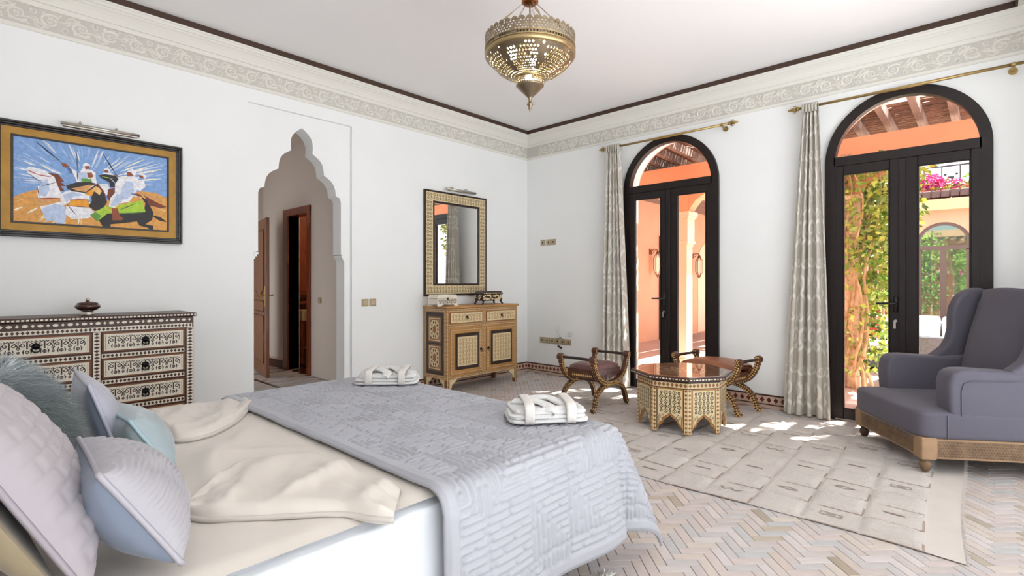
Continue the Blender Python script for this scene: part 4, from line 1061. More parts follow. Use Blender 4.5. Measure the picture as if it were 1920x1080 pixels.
def stool(label, loc, rot, L, B, seat):
    t = thing('curule_stool', label, 'stool', loc, rot, 'curule stools around the octagonal table')
    h = L/2
    up = interp([(-h-.004,.492),(-h+.010,.43),(-h+.045,.35),(-h+.11,.285),(-h+.20,.250),(0,.240),(h-.20,.250),(h-.11,.285),(h-.045,.35),(h-.010,.43),(h+.004,.492)], 4)
    lo = interp([(-h-.018,.004),(-h+.012,.030),(-h+.030,.085),(-h+.060,.145),(-h+.12,.195),(-h+.21,.228),(0,.238),(h-.21,.228),(h-.12,.195),(h-.060,.145),(h-.030,.085),(h-.012,.030),(h+.018,.004)], 4)
    r2 = random.Random(11)
    for s in (-1,1):
        y0, y1 = s*B/2-.021, s*B/2+.021
        mb = MB(); A, fs = sweep2(up, [.046]*len(up), y0, y1); mb.add(A, fs)
        sf = mb.build('side_frame', stool_w, t, bevel=.004)
        half_ = len(lo)//2
        for part in (lo[:half_+1], lo[half_:]):
            mb = MB(); A, fs = sweep2(part, [.050-.006*abs(p[0])/h for p in part], y0+.001, y1-.001); mb.add(A, fs); mb.build('leg', stool_w, t, bevel=.004)
        for e in (-1,1):
            mb = MB(); mb.lathe([(.010,-.032),(.030,-.030),(.036,-.020),(.036,.020),(.030,.030),(.010,.032)], 16, (e*(h+.004),s*B/2,.492), axis='y'); mb.build('scroll_end', stool_w, t, smooth=False)
        mb = MB()                        # chips of bone on both faces of the frame, its edges and scrolls
        for (yy, ny) in ((y0-.0012,-1),(y1+.0012,1)):
            for path, wd in ((up,.046),(lo,.046)):
                step = .023; acc = 0
                for i in range(len(path)-1):
                    dx, dz = path[i+1][0]-path[i][0], path[i+1][1]-path[i][1]; d = math.hypot(dx,dz)
                    while acc < d:
                        f = acc/d
                        for q_ in (-.25,.25):
                            off = wd*(q_+r2.uniform(-.04,.04)); cx_, cz_ = path[i][0]+dx*f-dz/d*off, path[i][1]+dz*f+dx/d*off
                            k = r2.uniform(.0075,.0095); a = r2.random()*2
                            pts = [(cx_+k*1.15*cos(a+2*PI*j/5), cz_+k*sin(a+2*PI*j/5)) for j in range(5)]
                            blob(mb, pts if ny < 0 else pts[::-1], lambda u, v: Vector((u,yy,v)), 0)
                        acc += step
                    acc -= d
            for e in (-1,1):
                for j in range(7):
                    a = 2*PI*j/7; rr = .021 if j else 0
                    pts = [(e*(h+.004)+rr*cos(a)+.0075*cos(2*PI*q_/5), .492+rr*sin(a)+.0075*sin(2*PI*q_/5)) for q_ in range(5)]
                    yk = s*B/2+ny*.0325
                    blob(mb, pts if ny < 0 else pts[::-1], lambda u, v: Vector((u,yk,v)), 0)
        # edge chips on the outward edges of legs and arms
        for path in (up, lo):
            for i in range(1, len(path)-1):
                dx, dz = path[i+1][0]-path[i-1][0], path[i+1][1]-path[i-1][1]; d = math.hypot(dx,dz); nx, nz = -dz/d, dx/d
                sg = -1 if path is up else 1
                if path is up and abs(path[i][0]) < .1: continue
                if i % 2: continue
                for q_ in (-.010,.010):
                    c = Vector((path[i][0]+sg*nx*.0244, s*B/2+q_, path[i][1]+sg*nz*.0244)); U = Vector((dx/d,0,dz/d)); V = Vector((0,1,0))
                    k = .0065
                    mb.add([c-U*k, c-V*k*.9, c+U*k, c+V*k*.9], [(0,1,2,3)])
        tag(mb.build('bone_chips', bone_g, sf), kind='stuff')
    for e in (-1,1):
        mb = MB(); mb.tube([(e*(h+.004),-B/2,.492),(e*(h+.004),-.02,.494),(e*(h+.004),.02,.494),(e*(h+.004),B/2,.492)], .0145, 12); mb.build('hand_rail', wood_bk, t, smooth=True)
        x0_, x1_ = e*(h-.075), e*(h-.055)
        mb = MB(); a, b = sorted((e*(h-.105), e*(h-.085))); mb.box(a,-B/2+.02,.285,b,B/2-.02,.372); ap_ = mb.build('seat_apron', stool_w, t, bevel=.003)
        mb = MB(); xx = (b+.0008) if e > 0 else (a-.0008)
        for j in range(11): 
            y = -.11+.022*j; blob(mb, [(y-.008,.315),(y,.303),(y+.008,.315),(y,.330)][::1 if e > 0 else -1], lambda u, v: Vector((xx,u,v)), 0)
        tag(mb.build('apron_inlay', bone_g, ap_), kind='stuff')
    mb = MB(); mb.tube([(0,-B/2,.238),(0,B/2,.238)], .014, 10); mb.build('stretcher', wood_bk, t, smooth=True)
    if seat == 'cushion':
        mb = MB(); mb.box(-h+.09,-B/2+.021,.352,h-.09,B/2-.021,.372); mb.build('seat_board', stool_w, t)
        def cush(u, v):
            x = (u*2-1); y = (v*2-1); e = max(0.,(1-abs(x)**4))*max(0.,(1-abs(y)**4))
            return ((h-.085)*x, (B/2-.022)*y, .374+.018*min(1,e*9)+.042*e**.6+.004*fbm(x*3,y*3,1))
        mb = MB(); mb.grid(cush, 24, 18); mb.build('seat_cushion', leather_d, t, smooth=True)
        mb = MB()
        for s in (-1,1):
            for j in range(46):
                x = -h+.10+(2*h-.20)*j/45; l = .085+.03*random.random()
                mb.tube([(x,s*(B/2-.016),.374),(x+random.uniform(-.003,.003),s*(B/2-.012),.374-l*.5),(x+random.uniform(-.005,.005),s*(B/2-.014),.374-l)], [.004,.0035,.002], 4)
        tag(mb.build('leather_fringe', leather_d, t), kind='stuff')
    else:
        def sling(u, v):
            x = (u*2-1); y = (v*2-1)
            return ((h-.045)*x, (B/2+.012)*y*(1-.02*x*x), .468-.045*abs(x)**2.5+.022*(1-y*y)-.075*max(0,abs(y)-.86)/.14)
        def sling2(u, v): p_ = sling(u, v); return (p_[0]*.99, p_[1]*.985, p_[2]-.030)
        mb = MB(); mb.grid(sling, 28, 22); mb.grid(lambda u, v: sling2(1-u, v), 28, 22); mb.build('leather_seat', leather, t, smooth=True)
        mb = MB(); mb.box(-h+.09,-B/2+.021,.345,h-.09,B/2-.021,.372); mb.build('seat_board', stool_w, t)
    return t
stool('curule stool with a plum leather cushion and fringe near the corner', (4.40,2.97,RZ), 0., .60, .385, 'cushion')
stool('curule stool with a smooth brown leather seat behind the octagonal table', (5.105,2.015,RZ), math.radians(-98.5), .66, .365, 'sling')
# ------------------------------------------------------------------ wing armchair on a carved base
velvet = M('grey_violet_velvet', (88,84,95), .8, sheen=.15, var=(3,.05), bump=(180,.06)); pipe_m = M('velvet_piping', (76,72,84), .7, sheen=.3)
carved = M('carved_oak', (128,100,72), .6, var=(14,.3), col2=(96,72,50)); carved_l = M('carved_oak_light', (150,118,86), .55, var=(10,.2))
bdir = Vector((.555,-.832)); ax = math.atan2(-bdir.x, bdir.y)
ac = thing('wing_armchair', 'grey violet wing armchair on a carved wooden base by the right hand door', 'armchair', (4.62,.585,0), math.atan2(-.555,-.832))
# local axes: x along the front from far foot to near foot, y towards the back
HWD = .43; DP = .86; FL0 = .018
mb = MB()
for (x0,y0,x1,y1) in ((-HWD,0,HWD,.03),(-HWD,DP-.03,HWD,DP),(-HWD,.03,-HWD+.03,DP-.03),(HWD-.03,.03,HWD,DP-.03)): mb.box(x0,y0,.115,x1,y1,.245)
mb.build('base_rail', carved_l, ac, bevel=.004)
for x in (-HWD-.008, HWD-.085):
    for y in (-.008, DP-.085): mb = MB(); mb.box(x,y,.108,x+.093,y+.093,.252); mb.build('corner_block', carved_l, ac, bevel=.006)
# carved lattice on the rails: small raised lozenges
def carve(mb, S, L, w):
    p = .0165; nu = int(L/p); nv = int(w/p)
    for j in range(nv):
        for i in range(nu):
            u = (i+.5+(.5 if j % 2 else 0))*L/nu; v = (j+.5)*w/nv
            if u > L-.004: continue
            a, b = .0078, .0078
            mb.add([S(u-a,v,0),S(u,v-b,0),S(u+a,v,0),S(u,v+b,0),S(u,v,.004)], [(0,1,4),(1,2,4),(2,3,4),(3,0,4)])
for (S, L) in ((face_map((-HWD+.09,-.0005,.128),(1,0,0),(0,0,1),(0,-1,0)), 2*HWD-.18), (face_map((HWD+.0005,.09,.128),(0,1,0),(0,0,1),(1,0,0)), DP-.18), (face_map((-HWD-.0005,DP-.09,.128),(0,-1,0),(0,0,1),(-1,0,0)), DP-.18)):
    mb = MB(); blob(mb, [(0,0),(L,0),(L,.105),(0,.105)], S, 0); carve(mb, S, L, .105)
    tag(mb.build('carved_lattice', carved, ac), kind='stuff')
legp = [(.014,FL0),(.020,FL0+.003),(.028,FL0+.018),(.034,FL0+.040),(.030,FL0+.058),(.022,FL0+.066),(.030,FL0+.074),(.032,.112)]
for (x, y, z) in ((-HWD+.04,.04,.006),(HWD-.04,.04,.006),(-HWD+.04,DP-.045,-.018),(HWD-.04,DP-.045,-.018)):
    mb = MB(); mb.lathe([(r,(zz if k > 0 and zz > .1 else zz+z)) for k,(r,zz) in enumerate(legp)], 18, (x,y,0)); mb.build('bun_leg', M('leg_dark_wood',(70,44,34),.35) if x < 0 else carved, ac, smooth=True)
# seat: thick rounded front cushion
def rbox(x0,y0,z0,x1,y1,z1,r,seg=5,dom=0.):
    mb = MB(); mb.box(x0,y0,z0,x1,y1,z1); me = mb.mesh('t', velvet, bevel=r, seg=seg); return me
def softbox(name, x0,y0,z0,x1,y1,z1, p, dome, n=18, mi=velvet, parent=ac, front_round=0.):
    """superellipsoid-like upholstered block"""
    cx_, cy_, cz_ = (x0+x1)/2,(y0+y1)/2,(z0+z1)/2; hx,hy,hz = (x1-x0)/2,(y1-y0)/2,(z1-z0)/2
    def sp(c, e): return math.copysign(abs(c)**e, c)
    mb = MB()
    def fn(u, v):
        a = 2*PI*u; b = PI*(v-.5)
        X = sp(cos(b),p)*sp(cos(a),p); Y = sp(cos(b),p)*sp(sin(a),p); Z = sp(sin(b),p)
        z = cz_+hz*Z + (dome*(1-X*X)*(1-Y*Y) if Z > 0 else 0)
        return (cx_+hx*X, cy_+hy*Y, z)
    mb.grid(fn, n*4, n*2, cu=True)
    return mb.build(name, mi, parent, smooth=True, weld=1e-5)
softbox('seat', -HWD-.012,-.030,.235, HWD+.012,DP-.15,.425, .22, .018, 20)
# arms
def prism_soft(name, poly, x0, x1, r, seg=5, mi=velvet):
    mb = MB(); mb.prism(poly,'x',x0,x1); o = mb.build(name, mi, ac, bevel=r, seg=seg); return smooth_by_angle(o, 1.2)
arm = [(.175,.245),(.155,.50),(.155,.60),(.170,.665),(.215,.695),(.30,.697),(.42,.690),(.56,.685),(.70,.70),(.80,.72),(.84,.25)]
for s in (-1,1):
    x0, x1 = sorted((s*(HWD+.006), s*(HWD-.150)))
    prism_soft('arm', arm, x0, x1, .040, 6)
    # piped seam on the outer side and front roll
    xo = s*(HWD+.0075)
    mb = MB(); mb.tube([(xo-s*.002,.225,.26),(xo,.222,.56),(xo,.235,.605),(xo,.27,.625),(xo,.50,.630),(xo,.80,.650)], .0045, 6); mb.build('arm_piping', pipe_m, ac, smooth=True)
    mb = MB()
    for k in range(5):
        z = .46+.035*k; mb.tube([(s*(HWD-.02),.158,z-.012),(s*(HWD+.004),.185,z-.004),(xo,.222,z)], [.001,.003,.001], 5)
    mb.build('arm_pleats', velvet, ac, smooth=True)
# wings: thick side panels sweeping from the top of the back down to the arms
wing = [(.80,.60),(.87,1.10),(.885,1.185),(.85,1.215),(.80,1.212),(.745,1.195),(.690,1.150),(.655,1.075),(.640,.990),(.640,.900),(.625,.820),(.590,.755),(.540,.712),(.500,.685),(.52,.60)]
for s in (-1,1):
    x0, x1 = sorted((s*(HWD+.002), s*(HWD-.095)))
    prism_soft('wing', wing, x0, x1, .034, 6)
# inner back: leaning slab, waisted near the seat
def backf(u, v):
    x = u*2-1; z = .36+.83*v
    w = .315+.030*sin(PI*min(1,v*1.05))-.02*(1-v)
    y = .610+.165*v+.030*abs(x)**2.2*(0.3+v)-.055*(1-x*x)*sin(PI*min(1,v*.9+.08))
    top = .028*(1-x*x)*sstep(.75,1,v)
    edge = .05*max(0,abs(x)-.86)/.14
    return (w*x, y+edge, z+top)
mb = MB(); mb.grid(backf, 30, 34); 
mb.grid(lambda u, v: (backf(1-u,v)[0]*1.05, .875+.005*v, backf(1-u,v)[2]-.01), 30, 34)
nv_ = 35*31
for j in range(34): # side closure
    for (a, b) in ((0,30),(30,0)):
        i0 = j*31+a; i1 = (j+1)*31+a; k0 = nv_+j*31+b; k1 = nv_+(j+1)*31+b
        mb.f.append((i0,i1,k1,k0) if a == 0 else (i1,i0,k0,k1)); mb.m.append(0)
for i in range(30):
    i0 = 34*31+i; k0 = nv_+34*31+(30-i)
    mb.f.append((i0,i0+1,k0-1,k0)); mb.m.append(0)
mb.build('backrest', velvet, ac, smooth=True)
for s in (-1,1):
    mb = MB(); mb.tube([tuple(Vector(backf(.5+s*.49,v/20))+Vector((s*.004,-.004,0))) for v in range(1,21)], .005, 6)
    mb.build('back_piping', pipe_m, ac, smooth=True)
mb = MB(); mb.box(-HWD+.02,.80,.245,HWD-.02,.872,1.12); smooth_by_angle(mb.build('outer_back', velvet, ac, bevel=.03, seg=4), 1.2)
# cord piping along the seat front and its corner tuck
mb = MB(); mb.tube([(HWD+.0145,.14,.25),(HWD+.0155,.14,.40)], .003, 5); mb.tube([(-HWD+.02,-.034,.246),(0,-.036,.246),(HWD-.02,-.034,.246)], .003, 5); mb.build('seat_piping', pipe_m, ac, smooth=True)
# ================================================================== bed
sheet_w = M('white_cotton', (216,219,224), .8, sheen=.2, bump=(14,.10)); sheet_c = M('champagne_cotton', (216,207,198), .5, sheen=.15, var=(2.,.015), bump=(9,.10))
quilt_m = M('silver_quilt', (167,167,174), .42, sheen=.25, var=(3,.03)); quilt_back = M('quilt_hem', (184,184,192), .45)
BX0, BX1, BY0, BY1, BZ = -.18, 1.93, 1.262, 3.062, .60
bed = thing('bed', 'large double bed with padded headboard beneath the grey quilt', 'bed', (.88, 2.16, 0)); OFF = -bed.location
mb = MB(); mb.box(BX0,BY0+.03,.09,BX1-.03,BY1-.03,.33); mb.build('bed_base', M('base_fabric',(150,146,146),.9), bed, loc=OFF, bevel=.01)
for (x,y) in ((BX0+.1,BY0+.12),(BX1-.15,BY0+.12),(BX0+.1,BY1-.12),(BX1-.15,BY1-.12)):
    mb = MB(); mb.lathe([(.022,0),(.03,.09)],12,(x,y,0)); mb.build('leg', wood_dk, bed, loc=OFF)
mb = MB(); mb.box(BX0-.10,BY0-.06,.05,BX0-.005,BY1+.06,1.25); mb.build('headboard', M('headboard_fabric',(170,164,160),.9), bed, loc=OFF, bevel=.03, seg=3)
mb = MB(); mb.box(BX0,BY0,.33,BX1-.02,BY1,BZ-.012); mb.build('mattress', sheet_w, bed, loc=OFF, bevel=.05, seg=4)

# white bottom sheet: over the top of the mattress and down the near and far sides
def side_wave(x, d): return .010+.030*sstep(0,.5,d)+.010*sin(x*9+1.5*d)*sstep(.05,.4,d)+.006*fbm(x*4,d*4,2)
def sheetf(u, v):
    x = BX0+.004+(1.30-BX0)*u
    b = -.50+(1.82+.90)*v                     # flat coordinate across
    W = BY1-BY0; R = .05
    if b < 0:
        d = -b; y = BY0-side_wave(x, d); z = BZ-.02-d
    elif b > W:
        d = b-W; y = BY1+.012+.02*d; z = BZ-.02-d
    else:
        e = min(b, W-b); y = BY0+b; z = BZ-.006+.004*fbm(x*5,b*5,4)-.024*(1-sstep(0,.06,e))
        if b < .03: y -= (.03-b)*.2
    return (x, y, max(z,.075))
mb = MB(); mb.grid(sheetf, 60, 150); o = mb.build('bottom_sheet', sheet_w, None, smooth=True, loc=(0,0,0))
tag(o, 'smooth white bottom sheet hanging down the near side of the bed', 'sheet')

# champagne top sheet, wrinkled, from the pillows to the quilt
def wr(x, y):
    w = .010*fbm(x*2.2+3,y*2.0,7,4)
    for (cx_, cy_, dx, dy, a, s) in ((.80,2.30,.60,.80,.016,.05),(.70,2.55,.85,.5,.014,.045),(.62,2.05,.30,.95,.018,.05),(.90,2.0,.8,-.6,.010,.04),(.55,1.75,.2,1.,.012,.04),(1.0,2.6,.5,.86,.012,.04),(.75,1.55,.9,.4,.008,.03)):
        t = (x-cx_)*dx+(y-cy_)*dy; n_ = -(x-cx_)*dy+(y-cy_)*dx
        w += a*math.exp(-(n_/s)**2)*math.exp(-(t/.24)**2)
    return w
def topf(u, v):
    x = BX0+.01+(1.16-BX0)*u; y = BY0+.012+(BY1-BY0-.02)*v
    e = min(v, 1-v)*(BY1-BY0)
    return (x, y-.012*(1-sstep(0,.05,e)) if v < .5 else y, BZ+.006+max(-.004,wr(x,y))*sstep(0,.12,e)*(1-sstep(.84,.97,x))-.012*(1-sstep(0,.04,e)))
mb = MB(); mb.grid(topf, 110, 130); o = mb.build('top_sheet', sheet_c, None, smooth=True)
tag(o, 'wrinkled champagne top sheet between the cushions and the grey quilt', 'sheet')
def pl(pts, t):                                # point on a polyline at t
    L = [0]
    for a, b in zip(pts, pts[1:]): L.append(L[-1]+math.dist(a, b))
    s = t*L[-1]
    for i in range(len(pts)-1):
        if s <= L[i+1] or i == len(pts)-2:
            f = (s-L[i])/max(1e-9, L[i+1]-L[i]); return tuple(pts[i][k]+(pts[i+1][k]-pts[i][k])*f for k in range(2))
def flap(name, label, low, top, zb, hgt, seed, ridge):
    lo_ = [tuple(on_z(x,y,zb))[:2] for x,y in low]; tp_ = [tuple(on_z(x,y,zb))[:2] for x,y in top]
    lo_ = interp(lo_, 5); tp_ = interp(tp_, 5)
    def hz(u, v):
        env = min(1, v*14)**.5*min(1,(1-v)*7)**.6*min(1,(u+.02)*9)**.5*min(1,(1.02-u)*12)**.5
        r_ = 0
        for (uu, sl, a, w) in ridge: r_ += a*math.exp(-((u-uu-sl*(v-.5))/w)**2)*sstep(0,.25,v)
        return env*(hgt*(.45+.55*(1-v)**1.5)+.010*fbm(u*6,v*3,seed)+r_)
    def fn(u, v):
        a = pl(lo_, u); b = pl(tp_, u); x = a[0]+(b[0]-a[0])*v; y = a[1]+(b[1]-a[1])*v
        return (x, y, BZ+.014+max(0,wr(x,y))+hz(u,v))
    mb = MB(); mb.grid(fn, 90, 46)
    mb.grid(lambda u, v: (lambda p: (p[0],p[1],p[2]-.006 if v > .02 else p[2]-.014))(fn(1-u, v)), 90, 46)
    o = mb.build(name, sheet_c, None, smooth=True)
    mb = MB(); mb.tube([(p[0],p[1],p[2]-.002) for p in [fn(i/60,0) for i in range(61)]], .008, 6); mb.build('piped_hem', M('champagne_hem',(204,195,187),.6), o, smooth=True)
    return tag(o, label, 'sheet', 'folded back sheet corners on the bed')
flap('sheet_corner', 'folded back champagne sheet corner lying near the striped cushion',
     [(330,948),(397,960),(534,953),(640,949),(700,957),(738,959)], [(332,944),(392,899),(453,851),(490,846),(540,843),(580,836),(640,860),(752,906)], .635, .030, 3,
     [(.36,.25,.016,.05),(.62,.3,.020,.06),(.90,.15,.016,.05)])
flap('sheet_corner', 'folded back champagne sheet corner on the far side by the chest',
     [(276,786),(316,809),(341,816),(397,804),(446,779),(474,751)], [(273,768),(310,757),(358,752),(410,745),(446,742),(468,742)], .635, .034, 9,
     [(.35,.2,.012,.08),(.7,.2,.010,.08)])

# quilt with a maze of stitched channels
QX0, QX1, QA, QN, QF = .985, BX1, .50, .50, .46   # start, foot edge, foot drop, near drop, far drop
def maze(a, b):
    """height of the padding between stitch lines: nested L-shaped channels"""
    T = .216
    i = math.floor(a/T); j = math.floor(b/T); u = a/T-i; v = b/T-j
    h_ = (i*7+j*13+(i*j)%5) % 4
    if h_ in (1,3): u = 1-u
    if h_ in (2,3): v = 1-v
    n = 8
    if (i+2*j) % 3 == 0: d = v*n; e2 = min(u,1-u)*n
    else: d = max(u,v)*n; e2 = 9
    f = d-math.floor(d); e = min(f,1-f)
    k = math.floor(d)
    # short cross stitches every so often along the channel
    along = (u if v > u else v)*n if (i+2*j) % 3 else u*n
    c = (along+k*1.7)/5.3; cf = c-math.floor(c); e = min(e, min(cf,1-cf)*5.3, e2, min(u,1-u)*n+.0, min(v,1-v)*n+.0)
    return sstep(0,.36,e)
def quilt_base(a, b):
    """a along the bed from the head edge, b across from the near edge (negative hangs down)"""
    W = BY1-BY0; x = QX0+a; LA = QX1-QX0
    d1 = -b if b < 0 else (b-W if b > W else 0); d2 = a-LA if a > LA else 0
    near = b < W/2; sy = -1 if near else 1
    zt = BZ+.026
    R = .065
    def fall(d):   # rounded edge: horizontal run and drop
        if d < R*PI/2: t = d/R; return R*sin(t), R*(1-cos(t))
        return R+.03*sstep(0,.5,d), R+(d-R*PI/2)
    e1 = BY0 if near else BY1
    if d1 == 0 and d2 == 0:
        y = BY0+b; z = zt
        z += .004*fbm(x*5,y*5,11)
        return Vector((x,y,z))
    if d2 == 0:
        o_, dr = fall(d1); w = .016*sin(x*10+2)*sstep(.05,.5,d1)+.012*sin(x*4.3)*sstep(.1,.5,d1)
        return Vector((x, e1+sy*(o_+w), zt-dr))
    if d1 == 0:
        o_, dr = fall(d2); y = BY0+b; w = .014*sin(y*9)*sstep(.05,.5,d2)
        return Vector((QX1+o_+w, y, zt-dr))
    th = math.atan2(d2, d1); d = (d1**3+d2**3)**(1/3)
    o_, dr = fall(d)
    flare = .40*d*sin(2*th)**1.3
    o_ = o_+flare
    return Vector((QX1+o_*sin(th)**.62, e1+sy*o_*cos(th)**1.2*.62, zt-dr*.985))
def quilt_pt(a, b, hgt=.0105):
    p = quilt_base(a, b); h = .004
    n = (quilt_base(a+h,b)-quilt_base(a-h,b)).cross(quilt_base(a,b+h)-quilt_base(a,b-h))
    if n.length > 0: n.normalize()
    LA = QX1-QX0+QA; W = BY1-BY0
    ed = min(a, LA-a, b+QN, W+QF-b)
    m = maze(a+.05, b+.6) if ed > .055 else (1. if ed > .012 else .2)
    q_ = p+n*hgt*m; q_.z = max(q_.z, .03)
    return q_
NA, NBq = 205, 385
LA_, LB_ = QX1-QX0+QA, BY1-BY0+QN+QF
mb = MB(); mb.grid(lambda u, v: quilt_pt(u*LA_, -QN+v*LB_), NA, NBq)
qo = mb.build('quilt', quilt_m, None, smooth=True)
mod = qo.modifiers.new('thickness', 'SOLIDIFY'); mod.thickness = .010; mod.offset = -1
tag(qo, 'silver grey maze stitched quilt draped over the foot of the bed', 'quilt')

# ------------------------------------------------------------------ cushions: four corners and a thickness
def cushion(name, label, c4, thick, mats, relief=None, n=34, pipe=None, group='cushions at the head of the bed', sag=.0, backk=.85):
    """c4: top-near, bottom-near, bottom-far, top-far corners (world); front face looks along the corner normal"""
    P = [Vector(c) for c in c4]; cen = sum(P, Vector())/4
    nrm = (P[1]-P[0]).cross(P[3]-P[0]).normalized()
    base = thing(name, label, 'cushion', (cen.x, cen.y, min(p.z for p in P)), 0, group); OFF = -base.location
    def flat(u, v):   # u from near to far, v from bottom to top
        return (P[1]*(1-u)+P[2]*u)*(1-v)+(P[0]*(1-u)+P[3]*u)*v
    def bulge(u, v):
        x = 2*u-1; y = 2*v-1
        return max(0., (1-abs(x)**2.4)*(1-abs(y)**2.4))**.50
    def curve_in(u, v):  # edges pull in between the corners
        x = 2*u-1; y = 2*v-1
        return .5+x*.5*(1-.07*(1-y*y)), .5+y*.5*(1-.07*(1-x*x))
    def face(sgn):
        def fn(u, v):
            if sgn < 0: u = 1-u
            a, b = curve_in(u, v); k = bulge(u, v)
            t = thick*(1.0 if sgn > 0 else backk)*k
            t += .10*thick*fbm(a*3+sgn*5, b*3, thick*10)*k
            if relief and sgn > 0: t += relief(a, b)*min(1, k*4)
            p_ = flat(a, b)+nrm*sgn*t
            p_.z -= sag*k
            return p_
        return fn
    nn = n if not relief else 110
    mb = MB(); mb.grid(face(1), nn, nn); mb.build('front_cover', mats[0], base, smooth=True, loc=OFF)
    mb = MB(); mb.grid(face(-1), n, n); mb.build('back_cover', mats[1], base, smooth=True, loc=OFF)
    if pipe:
        f = face(1); pts = [f(i/30,0) for i in range(30)]+[f(1,i/30) for i in range(30)]+[f(1-i/30,1) for i in range(30)]+[f(0,1-i/30) for i in range(30)]
        mb = MB(); mb.tube(pts, .0065, 6, closed=True); mb.build('piping', pipe, base, smooth=True, loc=OFF)
    return base, face
satin_b = M('blue_grey_satin', (128,138,156), .32, sheen=.2, bump=(12,.12)); silver_s = M('silver_ribbed_satin', (163,159,164), .34, sheen=.2)
teal_s = M('pale_teal_satin', (158,172,177), .32, sheen=.2, bump=(10,.12)); lilac_s = M('lilac_grey_satin', (170,170,182), .36, sheen=.2, bump=(10,.1))
pillow_q = M('pale_lilac_quilting', (160,152,156), .5, sheen=.2); gold_s = M('champagne_gold_satin', (160,144,116), .38, sheen=.2, bump=(12,.15)); cream_p = M('pale_pillow_cotton', (214,212,216), .7, bump=(10,.12))
zb = BZ+.035
# nearest: ribbed silver cushion leaning back
T = on_z(185,892,.865); B = on_z(341,1057,zb+.005); TF = on_z(147,822,.865)
cushion('ribbed_cushion', 'silver ribbed cushion with piping lying closest to the bed edge', [T, B, B+Vector((.01,.36,.015)), TF], .098, [silver_s, satin_b],
        relief=lambda a, b: .0058*abs(sin(PI*21*(b+.02*sin(a*14)+.012*sin(a*31)))), pipe=M('silver_piping',(166,162,170),.4))
# pale teal cushion and the lilac one behind it
T = on_z(244,791,.82); B = on_z(327,887,zb); TF = on_z(183,754,.82)
cushion('satin_cushion', 'pale teal satin cushion tipped over behind the ribbed cushion', [T, B, B+Vector((.0,.40,.01)), TF], .080, [teal_s, teal_s], pipe=M('teal_piping',(160,186,194),.4))
T = on_z(167,724,.93); TF = on_z(140,693,.93); B = T+Vector((.095,.0,-.285))
cushion('satin_cushion', 'lilac grey satin cushion standing behind the pale teal cushion', [T, B, B+Vector((.01,.40,.01)), TF], .060, [lilac_s, satin_b], pipe=M('lilac_piping',(176,176,190),.4))
# big quilted pillow, near left
def brickq(a, b):
    A = a*.62/.062; Bq = b*.60/.048; r_ = math.floor(Bq); A += .5*(r_ % 2) ; fa = A-math.floor(A); fb = Bq-r_
    return .0045*sstep(0,.22,min(fa,1-fa, fb,1-fb))
cushion('quilted_pillow', 'large pale lilac quilted pillow leaning at the left edge', [(-.055,1.315,1.075), (.175,1.300,zb), (.150,1.78,zb), (-.075,1.78,1.075)], .118, [pillow_q, pillow_q], relief=brickq, backk=.03, pipe=M('quilted_pillow_edge',(150,142,148),.5))
# gold pillow in front at the bottom left and pale pillow behind
cushion('gold_pillow', 'champagne gold satin pillow in the lower left corner of the bed', [(-.082,1.300,1.06), (.148,1.288,zb-.003), (.118,1.77,zb-.003), (-.105,1.77,1.06)], .008, [gold_s, gold_s], backk=8.)
cushion('white_pillow', 'pale cotton pillow against the headboard behind the fur cushion', [(-.02,2.30,1.085), (.10,2.30,zb), (.10,2.96,zb), (-.02,2.96,1.085)], .085, [cream_p, cream_p])
# fur cushion
fur_b, fface = cushion('fur_cushion', 'shaggy grey teal fur cushion between the pillow and the satin cushions', [(.045,1.82,1.015), (.185,1.84,zb+.03), (.190,2.22,zb+.03), (.055,2.22,1.015)], .085, [M('fur_skin',(150,160,163),.9), M('fur_skin',(150,160,163),.9)])
mb = MB(); rf = random.Random(21); F1 = fface(1); F2 = fface(-1)
for i in range(13000):
    u, v = rf.random(), rf.random(); Ff = F1 if i % 3 else F2
    p = Ff(u, v); e = .02
    n_ = (Ff(min(1,u+e),v)-Ff(max(0,u-e),v)).cross(Ff(u,min(1,v+e))-Ff(u,max(0,v-e)))
    if n_.length < 1e-9: continue
    n_.normalize()
    d = (n_*.8+Vector((.25,-.15,-.55))+Vector((rf.uniform(-.5,.5),rf.uniform(-.5,.5),rf.uniform(-.4,.4)))).normalized()
    L = rf.uniform(.040,.075) if Ff is F1 else rf.uniform(.02,.035); s_ = d.cross(Vector((0.3,.5,.8))).normalized()*.0014
    q1 = p+d*L*.5; q2 = p+d*L+Vector((.004,0,-.014))
    mb.add([p-s_, p+s_, q1+s_*.7, q1-s_*.7, q2], [(0,1,2,3),(3,2,4)], rf.choice((0,0,1,2)))
fo = mb.build('fur_hair', [M('fur_mid',(186,193,194),.6,sheen=.3), M('fur_dark',(150,161,164),.6), M('fur_light',(216,219,218),.6,sheen=.3)], fur_b, loc=-fur_b.location)
tag(fo, kind='stuff')

